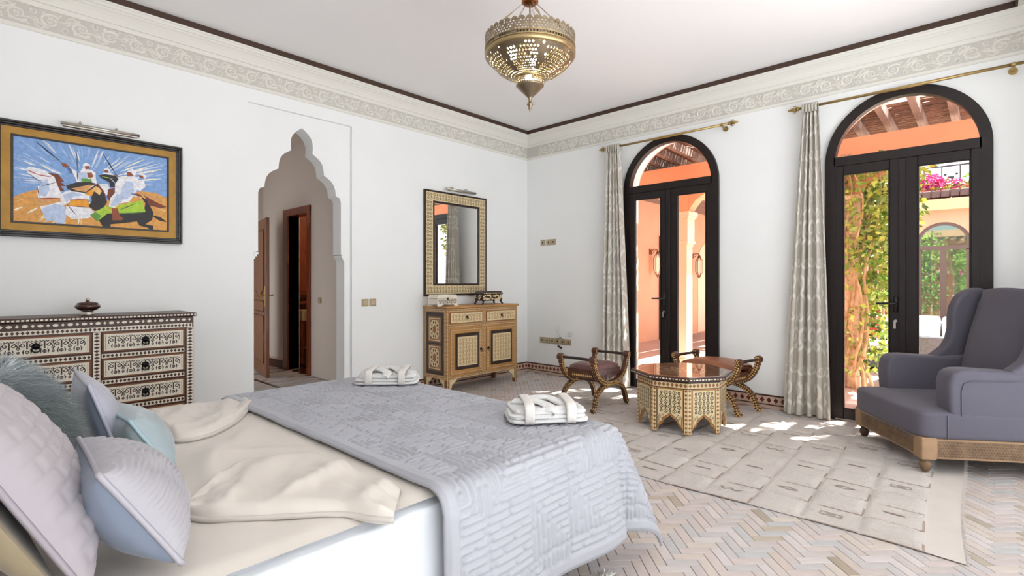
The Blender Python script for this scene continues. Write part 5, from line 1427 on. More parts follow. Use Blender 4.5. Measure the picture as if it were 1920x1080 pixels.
# ------------------------------------------------------------------ two folded bathrobes
robe_m = M('white_waffle_cotton', (222,220,218), .85, sheen=.3, bump=(220,.35)); robe_sh = M('robe_belt', (222,216,210), .85, bump=(200,.3))
def robe(label, loc, rot, W, D, seed):
    t = thing('folded_bathrobe', label, 'bathrobe', loc, rot, 'folded bathrobes on the quilt')
    r_ = random.Random(seed)
    def slab(x0,x1,y0,y1,z0,z1,wob,sk=0.):
        def fn(u, v):
            a = 2*PI*u; b = PI*(v-.5)
            sp = lambda c, e: math.copysign(abs(c)**e, c)
            X = sp(cos(b),.28)*sp(cos(a),.34); Y = sp(cos(b),.28)*sp(sin(a),.34); Z = sp(sin(b),.75)
            x = (x0+x1)/2+(x1-x0)/2*X+sk*Y; y = (y0+y1)/2+(y1-y0)/2*Y
            k = 1+.10*fbm(X*1.7+seed,Y*1.7,z0*40)
            z = (z0+z1)/2+(z1-z0)/2*Z*k + (wob*fbm(X*2.2,Y*2.2,seed+z0*30) if Z > -.2 else 0)
            return (x+.006*fbm(Y*3,Z*2,seed+2), y+.006*fbm(X*3,Z*2,seed+5), max(z,z0*.6))
        mb = MB(); mb.grid(fn, 72, 26, cu=True); return mb
    hw_, hd_ = W/2, D/2
    slab(-hw_,hw_,-hd_,hd_,.0,.023,.004).build('folded_layer', robe_m, t, smooth=True, weld=1e-5)
    slab(-hw_*.97,hw_*.95,-hd_*.96,hd_*.95,.017,.041,.006,.006).build('folded_layer', robe_m, t, smooth=True, weld=1e-5)
    slab(-hw_*.90,hw_*.92,-hd_*.90,hd_*.92,.034,.060,.012,-.008).build('folded_layer', robe_m, t, smooth=True, weld=1e-5)
    # shawl collar: thick band folded across the top
    def collar(pts, w):
        P_ = interp(pts, 6)
        def fn(u, v):
            i = u*(len(P_)-1); k = min(int(i), len(P_)-2); f = i-k
            c = Vector(P_[k])*(1-f)+Vector(P_[k+1])*f; d = (Vector(P_[k+1])-Vector(P_[k])); d.z = 0; d.normalize()
            s_ = Vector((-d.y,d.x,0)); a = 2*PI*v
            return c+s_*cos(a)*w*(1-.25*u)+Vector((0,0,1))*sin(a)*.011*(1+.3*sin(u*9))
        mb = MB(); mb.grid(fn, 50, 14, cv=True); return mb.build('collar', robe_m, t, smooth=True)
    collar([(-hw_*.75,hd_*.55,.064),(-hw_*.25,hd_*.15,.072),(hw_*.02,-hd_*.45,.064),(-hw_*.05,-hd_*.92,.044)], .036)
    collar([(-hw_*.55,hd_*.75,.064),(hw_*.1,hd_*.60,.076),(hw_*.35,-hd_*.05,.070),(hw_*.55,-hd_*.60,.056)], .034)
    # belt bands wrapped round the bundle
    for (xa, xb) in ((-hw_*.52,-hw_*.46),(hw_*.50,hw_*.58)):
        loop = []
        for i in range(40):
            a = 2*PI*i/40; sp = lambda c, e: math.copysign(abs(c)**e, c)
            yy = hd_*1.02*sp(cos(a),.35); zz = .035+.038*sp(sin(a),.55)
            if sin(a) > .3: zz += .012
            loop.append((xa+(xb-xa)*(yy/hd_*.5+.5), yy, max(.003,zz)))
        def fn(u, v, loop=loop):
            i = int(u*40) % 40; x,y,z = loop[i]; return (x+.042*(v-.5), y, z+.002*sin(v*PI))
        mb = MB(); mb.grid(fn, 40, 4, cu=True); b_ = mb.build('belt_band', robe_sh, t, smooth=True)
        m_ = b_.modifiers.new('thickness','SOLIDIFY'); m_.thickness = .005; m_.offset = 1
    return t
qz = BZ+.026+.013
p = on_z(1022,783,qz); robe('folded white bathrobe on the quilt corner nearest the coffee table', (p.x,p.y,qz), math.radians(-38), .36, .24, 2)
p = on_z(728,716,qz); robe('folded white bathrobe on the far corner of the quilt', (p.x,p.y,qz), math.radians(-42), .38, .25, 8)
# ------------------------------------------------------------------ curtains, rods
cur_m = M('curtain_cloth', (196,188,176), .75, sheen=.2, bump=(150,.06)); cur_p = M('curtain_damask', (222,216,206), .6, sheen=.2)
def multi_stroke(mb, pts, w, S, k=4, mi=0):
    m = len(pts); rows = []
    for i in range(m):
        a = pts[max(i-1,0)]; b = pts[min(i+1,m-1)]; dx, dy = b[0]-a[0], b[1]-a[1]; d = math.hypot(dx,dy) or 1
        ww = w*(1-.7*(i/(m-1))**1.5)
        rows.append([S(pts[i][0]-dy/d*ww*(j/k-.5), pts[i][1]+dx/d*ww*(j/k-.5)) for j in range(k+1)])
    V = [p for r in rows for p in r]; c = k+1
    mb.add(V, [(i*c+j, i*c+j+1, (i+1)*c+j+1, (i+1)*c+j) for i in range(m-1) for j in range(k)], mi)
def curtain(label, ytop, ybot, ztop, seed, folds):
    y0t, y1t = ytop; y0b, y1b = ybot
    t = thing('curtain', label, 'curtain', (5.42,(y0b+y1b)/2,.01), 0, 'damask curtains'); OFF = -t.location
    CW = 1.25; H = ztop-.012
    def S(s, h):
        """cloth point: s across the flat cloth in metres, h height above hem"""
        u = s/CW; v = h/H
        k = v**1.3
        ya = y1b+(y1t-y1b)*k; yb = y0b+(y0t-y0b)*k
        ph = u*folds*2*PI+.5*sin(u*5+seed)
        amp = (.050*(1-.45*v))*(.75+.25*sin(u*7+seed))
        y = ya+(yb-ya)*(u+.020*sin(2*ph)*(1-v)+.012*sin(u*17+v*2))
        x = 5.425+amp*cos(ph)-.012*(1-v)+.012*sin(v*5+u*6+seed)*(1-v)
        if v < .05: x -= .015*(1-v/.05)*sin(u*9)
        return Vector((x, y, .012+h))
    mb = MB(); mb.grid(lambda u, v: S(u*CW, v*H), 150, 60); b = mb.build('cloth', cur_m, t, smooth=True, loc=OFF)
    def SP(s, h):
        s = min(max(s,.004),CW-.004); h = min(max(h,.006),H-.006); e = .004
        n = (S(s+e,h)-S(s-e,h)).cross(S(s,h+e)-S(s,h-e))
        n.normalize()
        if n.x > 0 and False: n = -n
        return S(s,h)+n*.0022
    mb = MB(); r_ = random.Random(seed)
    rowh = .50
    for j in range(int(H/rowh)+1):
        for i in range(5):
            cs = (i+.5+(.5 if j % 2 else 0))*CW/5; chh = j*rowh+.24; m_ = 1 if (i+j) % 2 else -1
            if cs > CW or chh > H-.1: continue
            def seg(pts): return [(min(max(cs+m_*a,.004),CW-.004), chh+b_) for a, b_ in pts]
            sp = lambda cx,cy,r0,r1,a0,tn: spiral(cx,cy,r0,r1,a0,tn,22)
            for pts, w in ((sp(0,0,.105,.018,-PI/2,1.4),.040),(sp(.10,.19,.06,.012,PI,1.1),.028),(sp(-.10,.20,.055,.012,0,-1.1),.026),
                           ([(-.02,-.11),(-.08,-.14),(-.12,-.20),(-.10,-.25)],.040),([(.04,-.10),(.10,-.14),(.13,-.21)],.036),([(.0,.12),(.02,.20),(-.01,.27)],.034),([(-.11,.02),(-.15,.08),(-.14,.14)],.026)):
                q_ = seg(pts)
                if len(q_) < 8: q_ = interp(q_, 5)
                q_ = [(a,b_) for a,b_ in q_ if .006 < b_ < H-.006]
                if len(q_) > 2: multi_stroke(mb, q_, w, SP, 5)
    tag(mb.build('damask_scrolls', cur_p, b, smooth=True, loc=(0,0,0)), kind='stuff')
    # gathered heading
    mb = MB()
    for i in range(int(folds)+1):
        y = y1t+(y0t-y1t)*(i+.3)/(folds+.6); mb.tube([(5.40,y,ztop-.06),(5.395,y,ztop-.01),(5.42,y,ztop+.02),(5.46,y,ztop+.02),(5.475,y,ztop-.04)], [.010,.012,.012,.012,.008], 6)
    mb.build('gathered_heading', cur_m, t, smooth=True, loc=OFF)
    return t
curtain('narrow grey damask curtain at the arched door nearer the corner', (3.30,3.475), (3.175,3.548), 2.905, 1.3, 5)
curtain('grey damask curtain hanging left of the door behind the armchair', (1.19,1.325), (1.085,1.485), 2.905, 4.1, 4.5)
def rod(label, y0, y1, fin, brk):
    t = thing('curtain_rod', label, 'curtain rod', (5.45,(y0+y1)/2,2.905), 0, 'brass curtain rods'); c = (y0+y1)/2
    mb = MB(); mb.tube([(0,y0-c,0),(0,y1-c,0)], .0125, 14); mb.build('pole', brass_dull, t, smooth=True)
    for (y, s) in fin:
        mb = MB(); mb.lathe([(.0125,0),(.020,.006*s),(.020,.014*s),(.011,.020*s),(.014,.030*s),(.022,.048*s),(.014,.072*s),(.004,.100*s)], 14, (0,y-c,0), axis='y')
        for k in range(4):
            a = PI/2*k; mb.tube([(.010*cos(a),y-c+s*.020,.010*sin(a)),(.030*cos(a),y-c+s*.034,.030*sin(a)),(.034*cos(a),y-c+s*.052,.034*sin(a))], [.006,.006,.002], 6)
        mb.build('finial', brass_dull, t, smooth=True)
    for y in brk:
        mb = MB(); mb.tube([(0,y-c,-.012),(.04,y-c,-.022),(.098,y-c,-.022)], .009, 8); mb.lathe([(.028,.090),(.028,.098)], 16, (0,y-c,-.022), axis='x'); mb.lathe([(.017,-.011),(.017,.011)], 14, (0,y-c,0), axis='y')
        mb.build('wall_bracket', brass_dull, t, smooth=False)
    return t
rod('brass curtain rod above the arched door nearer the corner', 2.02, 3.51, ((3.51,1),(2.02,-1)), (2.085,))
rod('brass curtain rod above the door behind the armchair', -.28, 1.36, ((1.36,1),(-.28,-1)), (-.10,))

# ------------------------------------------------------------------ wool rug with sculpted panels
rug_m = M('cream_wool', (212,201,193), .95, sheen=.3, var=(5,.06), bump=(160,1.)); rug_b = M('rug_brown_wool', (160,138,124), .95); rug_flat = M('rug_flatweave', (208,198,191), .95, var=(8,.03), bump=(300,.3))
rg = thing('wool_rug', 'cream wool rug with sculpted panels and small brown motifs', 'rug', (4.15,1.9,0)); OFF = -rg.location
R0, R1, R2, R3 = [Vector((x,y,0)) for x,y in (RUG[0],RUG[1],RUG[2],RUG[3])]
LU, LV = 3.63, 2.22                      # u along the near edge (right to left), v away from the camera
def rug_xy(u, v):
    a = u/LU; b = v/LV; p_ = (R0*(1-a)+R1*a)*(1-b)+(R3*(1-a)+R2*a)*b
    k = .012*fbm(u*1.3,v*1.3,3)
    return p_+Vector((k*(1-2*b)+(.02*sin(u*3.1) if b < .2 else 0)*(1-b/.2 if b < .2 else 0), .018*sin(v*2.2+.5)*max(0,1-a*4), 0))
CU, CV = .262, .247
def rug_h(u, v):
    edge = min(u, LU-u, v, LV-v)
    if u < .15: return .006
    i = math.floor((u-.15)/CU); j = math.floor(v/CV); fu = (u-.15)/CU-i; fv = v/CV-j
    e = min(fu,1-fu)*CU; f = min(fv,1-fv)*CV
    hi = ((i+j) % 2 == 0)
    g = min(e, f)
    h_ = .013+(.009 if hi else 0)*sstep(0,.05,g)-.008*(1-sstep(.0,.022,g))
    h_ += .0016*fbm(u*26,v*26,2)+.0015*fbm(u*7,v*7,5)
    return h_*sstep(0,.02,edge+.006)+.003
def rug_pt(u, v):
    p_ = rug_xy(u, v); p_.z = rug_h(u, v); return p_
mb = MB(); mb.grid(lambda a, b: rug_pt(.15+a*(LU-.15), b*LV), 260, 165); mb.build('pile_field', rug_m, rg, smooth=True, loc=OFF)
mb = MB(); mb.grid(lambda a, b: rug_pt(a*.152, b*LV), 14, 165); mb.build('flat_border', rug_flat, rg, smooth=True, loc=OFF)
mb = MB()
for k in range(260):
    v = LV*(k+.5)/260; p0_ = rug_xy(0,v); l = random.uniform(.012,.022); p0_.z = .005
    mb.tube([p0_, p0_+Vector((random.uniform(-.004,.004),-l*.6,.002)), p0_+Vector((random.uniform(-.008,.008),-l,-.002))], .0016, 4)
tag(mb.build('fringe', rug_flat, rg, loc=OFF), kind='stuff')
mb = MB(); rr = random.Random(31)
def on_rug(u, v): p_ = rug_pt(u, v); return p_+Vector((0,0,.0035))
def rstroke(pts, w):
    q_ = []
    for a, b in zip(pts, pts[1:]):
        n_ = max(1,int(math.dist(a,b)/.012))
        q_ += [(a[0]+(b[0]-a[0])*i/n_, a[1]+(b[1]-a[1])*i/n_) for i in range(n_)]
    q_.append(pts[-1]); stroke(mb, q_, w, on_rug, 0)
nu_, nv2 = int((LU-.15)/CU), int(LV/CV)
for i in range(nu_):
    for j in range(nv2):
        u = .15+(i+.5)*CU; v = (j+.5)*CV; k = rr.randrange(5)
        if (i+j) % 2: 
            if k == 0: rstroke([(u-.05,v),(u+.05,v)], .014)
            elif k == 1: rstroke([(u-.055,v),(u,v+.022),(u+.055,v),(u,v-.022),(u-.055,v)], .008)
            elif k == 2: rstroke([(u-.06,v+.016),(u-.03,v-.016),(u,v+.016),(u+.03,v-.016),(u+.06,v+.016)], .009)
            elif k == 3: rstroke([(u-.05,v-.02),(u+.05,v-.02),(u+.05,v+.02),(u-.05,v+.02),(u-.05,v-.02)], .007); rstroke([(u-.02,v),(u+.02,v)], .008)
            else: rstroke([(u-.06,v+.004),(u-.02,v-.004),(u+.02,v+.004),(u+.06,v-.004)], .011)
        if rr.random() < .75: rstroke([(u-CU*.5,v-CV*.5),(u+CU*.5*rr.uniform(.2,1),v-CV*.5)], .006)
        if rr.random() < .5: rstroke([(u-CU*.5,v-CV*.5),(u-CU*.5,v-CV*.5+CV*rr.uniform(.3,.6))], .008)
tag(mb.build('woven_motifs', rug_b, rg, loc=OFF), kind='stuff')
# bedside mat whose tassels peep out below the quilt
mt = thing('bedside_mat', 'cream tasselled mat on the bricks beneath the quilt hem', 'rug', (1.5,1.0,0)); OFF = -mt.location
mb = MB(); mb.box(.55,.62,.001,1.80,1.20,.012); mb.build('mat_field', rug_flat, mt, loc=OFF, bevel=.004)
mb = MB()
for k in range(70):
    y = .64+.55*k/69; n_ = 5 if y > 1.1 else 1
    for q_ in range(n_):
        a = random.uniform(-.6,.7); l = random.uniform(.05,.13)
        p0_ = Vector((1.80,y,.008)); mb.tube([p0_, p0_+Vector((l*.5*cos(a),l*.5*sin(a),.016+.012*random.random())), p0_+Vector((l*cos(a),l*sin(a)+.02,.006))], [.003,.003,.0018], 4)
tag(mb.build('tassels', M('white_yarn',(226,222,216),.9), mt, loc=OFF), kind='stuff')
# ------------------------------------------------------------------ painting of galloping riders
PY = YW-.030
pt = thing('framed_painting', 'framed painting of riders on galloping horses on the left wall', 'painting', (.70, YW-.001, 1.57)); OFF = -pt.location
Zp = lambda x, y: on_y(x/3.858, 200+y/3.858, PY)
oX0, oX1, oZ0, oZ1 = .150, 1.250, 1.568, 2.356
blackf = M('black_lacquer_frame', (36,28,26), .35); goldf = M('old_gold_mat', (168,124,48), .5, metal=.25, var=(12,.15))
for k, (i0, i1, d) in enumerate(((0,.016,.046),(.016,.030,.040),(.030,.044,.034))):
    mb = MB(); frame4(mb, oX0+i0,oX1-i0,oZ0+i0,oZ1-i0,i1-i0,YW-d,YW-.001); mb.build('frame_moulding', blackf, pt, loc=OFF, bevel=.003)
mb = MB(); frame4(mb, oX0+.044,oX1-.044,oZ0+.044,oZ1-.044,.052,YW-.030,YW-.002); mb.build('gold_mat', goldf, pt, loc=OFF)
mb = MB(); frame4(mb, oX0+.092,oX1-.096+.004,oZ0+.092,oZ1-.092,.013,YW-.034,YW-.002); mb.build('inner_fillet', blackf, pt, loc=OFF, bevel=.002)
cX0, cX1, cZ0, cZ1 = oX0+.100, oX1-.100, oZ0+.100, oZ1-.100
pcols = dict(sky=(128,164,214), sky2=(160,190,226), sand=(222,158,78), sand2=(238,190,120), white=(236,234,238), wblue=(186,200,226), black=(40,34,34), brown=(120,56,34), skin=(150,78,48), lime=(172,206,56), green=(96,150,60), orange=(236,160,36), red=(170,60,40), tan=(214,156,96), dkblue=(84,110,160), cream=(246,236,214))
pkeys = list(pcols); pm = [M('paint_'+k, v, .55, var=(45,.16)) for k, v in pcols.items()]; pi = {k: i for i, k in enumerate(pkeys)}
mb = MB(); mb.box(cX0,YW-.026,cZ0,cX1,YW-.004,cZ1,0); canvas = mb.build('canvas', pm[0], pt, loc=OFF)
mb = MB(); layer = [0]
def inside(p): return Vector((min(max(p.x,cX0+.001),cX1-.001), 0, min(max(p.z,cZ0+.001),cZ1-.001)))
def paint(col, pts):
    layer[0] += 1; y = YW-.0265-.000012*layer[0]
    q_ = [inside(Zp(*a)) for a in pts]
    mb.add([(a.x,y,a.z) for a in q_], [tuple(range(len(q_)))], pi[col])
def brush(col, a, b, w):
    dx, dy = b[0]-a[0], b[1]-a[1]; d = math.hypot(dx,dy); nx, ny = -dy/d*w/2, dx/d*w/2
    paint(col, [(a[0]+nx*.4,a[1]+ny*.4),((a[0]+b[0])/2+nx,(a[1]+b[1])/2+ny),(b[0]+nx*.2,b[1]+ny*.2),(b[0]-nx*.2,b[1]-ny*.2),((a[0]+b[0])/2-nx,(a[1]+b[1])/2-ny),(a[0]-nx*.4,a[1]-ny*.4)])
rp = random.Random(77)
for i in range(150):
    a = rp.uniform(PI*1.0, PI*2.02); r0 = rp.uniform(120,420); L = rp.uniform(60,170); c = (620,560)
    p0_ = (c[0]+1.5*r0*cos(a), c[1]+.8*r0*sin(a)); p1_ = (c[0]+1.5*(r0+L)*cos(a), c[1]+.8*(r0+L)*sin(a))
    if p1_[1] < 170+.15*p1_[0] or p1_[0] < 60 or p1_[0] > 1240: continue
    brush(rp.choice(('white','sky2','sky2','wblue','cream','sky2')), p0_, p1_, rp.uniform(5,15))
paint('sand', [(80,655),(160,625),(260,600),(420,690),(700,700),(1020,610),(1130,625),(1215,665),(1215,920),(80,840)])
for i in range(120):
    a = rp.uniform(-.15,PI+.15); r0 = rp.uniform(150,400); L = rp.uniform(40,110); c = (620,560)
    p0_ = (c[0]+1.4*r0*cos(a), c[1]+.75*r0*sin(a)); p1_ = (c[0]+1.4*(r0+L)*cos(a), c[1]+.75*(r0+L)*sin(a))
    if p0_[1] < 640 or not 85 < p1_[0] < 1210 or p1_[1] > 905: continue
    brush(rp.choice(('sand2','sand','orange','tan','cream')), p0_, p1_, rp.uniform(6,16))
brush('sand2',(1000,640),(1200,760),36); brush('tan',(1010,620),(1200,700),24)
P_ = paint
P_('white',[(190,445),(215,432),(300,452),(345,470),(400,500),(422,560),(445,640),(465,700),(440,760),(475,800),(462,850),(405,845),(380,800),(330,790),(300,750),(280,690),(272,640),(268,575),(300,575),(312,540),(250,512),(200,480)])
P_('wblue',[(300,740),(400,700),(470,720),(480,800),(462,860),(410,850),(385,810),(340,830),(318,790)])
P_('wblue',[(310,545),(345,520),(360,600),(330,650),(285,640),(280,580)])
P_('brown',[(340,475),(420,488),(465,540),(440,545),(475,575),(440,575),(468,610),(436,612),(412,560),(395,510)])
brush('red',(195,455),(275,492),9); brush('red',(275,492),(372,508),9); brush('black',(205,480),(290,545),5); brush('black',(300,575),(412,545),6); brush('brown',(268,570),(285,660),7)
P_('tan',[(262,665),(430,662),(500,640),(500,690),(430,690),(300,722),(268,700)]); brush('red',(264,664),(440,660),9)
P_('white',[(432,630),(520,598),(650,640),(648,672),(560,668),(505,690),(468,712),(440,690)])
P_('wblue',[(455,640),(520,615),(620,640),(540,650),(480,690)])
P_('white',[(480,720),(640,728),(692,772),(640,806),(525,815),(470,775)]); brush('black',(480,700),(560,795),7); brush('wblue',(320,830),(480,800),16)
P_('orange',[(505,676),(640,670),(640,728),(512,716)]); brush('red',(506,674),(640,670),7); brush('brown',(510,718),(640,728),7)
P_('white',[(500,430),(570,482),(600,440),(645,445),(640,472),(690,500),(702,560),(782,560),(800,620),(765,645),(640,600),(560,560),(538,500)])
P_('wblue',[(560,480),(625,470),(640,540),(580,550)])
P_('green',[(585,520),(660,520),(668,555),(600,556)])
P_('black',[(478,570),(560,545),(650,545),(712,560),(752,610),(775,690),(742,742),(685,755),(640,720),(665,680),(655,620),(600,622),(520,612),(488,592)])
P_('tan',[(515,592),(640,566),(688,566),(622,618),(560,608)]); P_('orange',[(612,632),(700,572),(664,648)]); P_('sand2',[(690,575),(745,600),(720,640),(668,600)])
brush('brown',(700,555),(772,650),14); brush('white',(640,590),(700,560),5)
P_('skin',[(440,404),(480,412),(500,432),(480,442),(455,432)]); P_('dkblue',[(492,432),(520,455),(524,485),(505,482),(488,452)])
brush('black',(262,252),(452,408),9); brush('black',(553,325),(563,480),5); brush('black',(745,340),(842,495),8); brush('brown',(560,470),(562,530),12)
P_('white',[(598,418),(625,404),(655,424),(645,446),(605,442)]); P_('skin',[(610,430),(645,428),(652,450),(622,454)])
P_('white',[(622,470),(660,455),(692,480),(692,512),(640,524)]); P_('skin',[(628,478),(664,476),(676,508),(640,518)])
P_('white',[(752,450),(780,444),(800,466),(780,478)]); P_('skin',[(752,458),(782,458),(786,476),(762,478)]); P_('white',[(740,480),(800,478),(830,500),(760,500)])
P_('black',[(712,497),(760,488),(832,498),(872,540),(862,578),(802,584),(790,546),(742,522)]); brush('lime',(735,505),(820,520),5); brush('wblue',(800,520),(840,560),6)
P_('brown',[(780,600),(830,585),(830,660),(800,690),(775,660)])
P_('black',[(738,785),(800,770),(1040,762),(1052,700),(1020,650),(1060,670),(1112,770),(1100,820),(1052,850),(1112,862),(1106,897),(1086,897),(1070,876),(1010,860),(990,830),(900,842),(802,850),(800,882),(745,882),(716,822)])
P_('brown',[(1040,640),(1120,685),(1205,725),(1165,738),(1085,715)]); brush('black',(1110,790),(1200,832),26)
P_('lime',[(652,782),(760,722),(870,712),(1000,682),(1032,680),(1052,760),(900,770),(780,770),(702,832)]); P_('green',[(652,782),(690,760),(735,790),(702,832)]); brush('black',(870,745),(985,700),6); brush('orange',(780,745),(870,720),10); brush('green',(780,775),(1050,765),7)
P_('white',[(858,522),(920,510),(965,498),(1003,522),(1003,585),(972,640),(932,690),(860,702),(832,732),(786,722),(800,660),(832,622),(832,560)])
P_('wblue',[(900,540),(960,540),(970,610),(920,670),(870,670),(880,600)]); P_('white',[(918,468),(955,448),(988,470),(978,502),(940,482)]); P_('skin',[(916,472),(948,474),(968,502),(920,502)])
P_('wblue',[(840,640),(900,620),(880,690),(830,720),(800,715)]); P_('skin',[(808,732),(852,735),(866,790),(892,805),(882,822),(814,822)]); brush('red',(815,760),(860,765),8); brush('brown',(970,630),(1030,650),18); brush('dkblue',(950,630),(990,640),14)
P_('white',[(988,540),(1042,528),(1052,582),(1012,612),(984,592)]); P_('white',[(1000,490),(1030,483),(1060,500),(1050,526),(1036,505)]); P_('skin',[(1003,494),(1034,500),(1040,520),(1010,516)]); brush('wblue',(1065,500),(1130,465),4)
brush('skin',(835,485),(850,512),14); brush('white',(860,520),(905,560),24)
tag(mb.build('painted_scene', pm, canvas), kind='stuff')

# ------------------------------------------------------------------ switches and sockets
for i, (x, which) in enumerate(((2.946,'left'),(3.040,'right'))):
    wall_plate('light_switch', 'bronze switch plate on the wall by the arch, %s one of the pair' % which, 'switch', (x, YW-.0005, 1.043), 0., .080, .078, 'switch', 'switch plates by the arch')
zz = 1.813
for i, (y, w, kd, nm) in enumerate(((4.592,.082,'socket','lone plate at the left of the upper row'),(4.488,.080,'socket','middle plate of the upper row'),(4.405,.080,'socket','right hand plate of the upper row'))):
    wall_plate('wall_socket', 'bronze socket %s near the corner' % nm, 'socket', (XW-.0005, y, zz), -PI/2, w, .080, kd, 'upper row of wall sockets')
names = ('first','second','third','fourth','fifth','sixth')
for i in range(6):
    y = 4.602-i*.090
    wall_plate('wall_socket', 'bronze socket above the skirting, %s from the corner in the lower row' % names[i], 'socket', (XW-.0005, y, .463), -PI/2, .082, .080, 'socket', 'lower row of wall sockets')
# loose white cable and black connector hanging from the lower sockets
cab = thing('aerial_cable', 'loose white cable with a black plug hanging from the lower sockets', 'cable', (XW-.006,4.29,.30)); OFF = -cab.location
P5 = lambda x, y: on_x(1000+x/4.5, 420+y/4.5, XW-.012)
mb = MB(); mb.tube(interp([tuple(P5(*a)) for a in ((215,935),(195,890),(187,870),(205,900),(222,945))],4), .006, 6); mb.tube(interp([tuple(P5(*a)) for a in ((222,945),(224,880),(215,830))],4), .004, 6)
mb.tube(interp([tuple(P5(*a)) for a in ((222,960),(222,1010),(228,1060),(230,1090))],4), .003, 6); mb.build('white_lead', M('white_plastic',(230,228,224),.5), cab, smooth=True, loc=OFF)
mb = MB(); mb.tube([tuple(P5(208,1028)),tuple(P5(238,1048))], .013, 8); mb.build('black_plug', M('black_plastic',(24,22,22),.5), cab, smooth=True, loc=OFF)
mb = MB(); mb.tube(interp([tuple(P5(*a)) for a in ((215,965),(225,958),(240,964))],3), .006, 6); mb.build('black_connector', M('black_plastic',(24,22,22),.5), cab, smooth=True, loc=OFF)
mb = MB(); q0 = P5(285,905); q1 = P5(325,955); mb.box(XW-.010,min(q0.y,q1.y),min(q0.z,q1.z),XW-.001,max(q0.y,q1.y),max(q0.z,q1.z)); mb.build('white_plate', M('white_plastic',(230,228,224),.5), cab, loc=OFF, bevel=.002)

# ------------------------------------------------------------------ pierced brass chandelier
CH = Vector((2.60, 2.265, 0))
cd = thing('chandelier', 'pierced brass lantern chandelier hanging from the ceiling', 'chandelier', (CH.x, CH.y, 2.39)); Z0 = 2.39
antique = M('antique_brass', (150,134,110), .40, metal=1., var=(9,.2)); antique_l = M('polished_brass', (170,148,108), .32, metal=1.)
def pierced(mb, prof, n, rows, fill=.55, seed=1, solid=None):
    """surface of revolution made of little frames around openings; prof(t) -> (r, z)"""
    r_ = random.Random(seed)
    for j in range(rows):
        (ra, za), (rb, zb_) = prof(j/rows), prof((j+1)/rows); rm, zm = prof((j+.5)/rows)
        for i in range(n):
            a0 = 2*PI*(i+(.5 if j % 2 else 0))/n; a1 = a0+2*PI/n; am = (a0+a1)/2
            Q = lambda r, a, z: (r*cos(a), r*sin(a), z-Z0)
            c = [Q(ra,a0,za),Q(ra,a1,za),Q(rb,a1,zb_),Q(rb,a0,zb_)]
            if solid and solid(am, (j+.5)/rows) and r_.random() < .9 or r_.random() > .93:
                mb.add(c, [(0,1,2,3)]); continue
            f = fill; da = (a1-a0)/2*f
            h = [Q(rm+(ra-rm)*f,am,zm+(za-zm)*f),Q(rm,am+da,zm),Q(rm+(rb-rm)*f,am,zm+(zb_-zm)*f),Q(rm,am-da,zm)]
            mb.add(c+h, [(0,1,5,4),(1,2,6,5),(2,3,7,6),(3,0,4,7)])
# scalloped crown band
mb = MB(); pierced(mb, lambda t: (.298, 2.806+.062*t), 84, 4, .74, 1)
for i in range(40):
    a = 2*PI*(i+.5)/40; 
    for (w,h) in ((.018,.020),):
        pts = [(a-w/.298*1.2, 2.868),(a-w/.298*.9,2.880),(a,2.868+h),(a+w/.298*.9,2.880),(a+w/.298*1.2,2.868)]
        mb.add([(.298*cos(q_),.298*sin(q_),z-Z0) for q_,z in pts], [(0,1,2,3,4)])
o = mb.build('crown_band', antique, cd); m_ = o.modifiers.new('thickness','SOLIDIFY'); m_.thickness = .002
mb = MB(); mb.lathe([(.298,2.800-Z0),(.302,2.800-Z0),(.302,2.806-Z0),(.298,2.808-Z0)], 72); mb.lathe([(.298,2.776-Z0),(.302,2.776-Z0),(.302,2.782-Z0),(.298,2.783-Z0)], 72); mb.build('rim_ring', antique_l, cd, smooth=True)
mb = MB(); pierced(mb, lambda t: (.298, 2.782+.020*t), 90, 1, .8, 2); o = mb.build('lattice_band', antique, cd); m_ = o.modifiers.new('thickness','SOLIDIFY'); m_.thickness = .002
mb = MB(); mb.lathe([(.298,2.776-Z0),(.302,2.768-Z0),(.301,2.756-Z0),(.294,2.746-Z0),(.288,2.742-Z0)], 72, cap=False); mb.build('shoulder', antique_l, cd, smooth=True)
def bowlp(t): return (.288-.192*t, 2.742-.124*t-.022*sin(PI*t))
mb = MB()
def med(a, t):   # solid webs between the medallions
    q_ = (a/(2*PI)*6) % 1
    return abs(q_-.5) > .40 and t < .8 or t < .06
pierced(mb, bowlp, 76, 11, .76, 3, med)
o = mb.build('pierced_bowl', antique, cd); m_ = o.modifiers.new('thickness','SOLIDIFY'); m_.thickness = .002
mb = MB()                                        # petal rosettes laid on the bowl
for k in range(6):
    a_c = 2*PI*(k+.5)/6; t_c = .42
    def onb(da, dt, off=.003):
        r, z = bowlp(t_c+dt); return Vector(((r+off*.4)*cos(a_c+da/ .2), (r+off*.4)*sin(a_c+da/.2), z-Z0-off))
    for i in range(10):
        b_ = 2*PI*i/10
        cpt = [(.034*cos(b_)+.012*cos(b_+q_)*1.0, .034*sin(b_)+.012*sin(b_+q_)) for q_ in [2*PI*j/8 for j in range(8)]]
        mb.tube([onb(u, v/.17) for u, v in cpt], .0022, 5, closed=True)
    mb.tube([onb(.056*cos(q_), .056*sin(q_)/.17) for q_ in [2*PI*j/24 for j in range(24)]], .003, 5, closed=True)
    mb.tube([onb(.014*cos(q_), .014*sin(q_)/.17) for q_ in [2*PI*j/10 for j in range(10)]], .003, 5, closed=True)
tag(mb.build('rosettes', antique_l, cd, smooth=True), kind='stuff')
mb = MB(); mb.lathe([(.098,2.622-Z0),(.102,2.616-Z0),(.098,2.606-Z0),(.090,2.602-Z0)], 40, cap=False); mb.build('neck_ring', antique_l, cd, smooth=True)
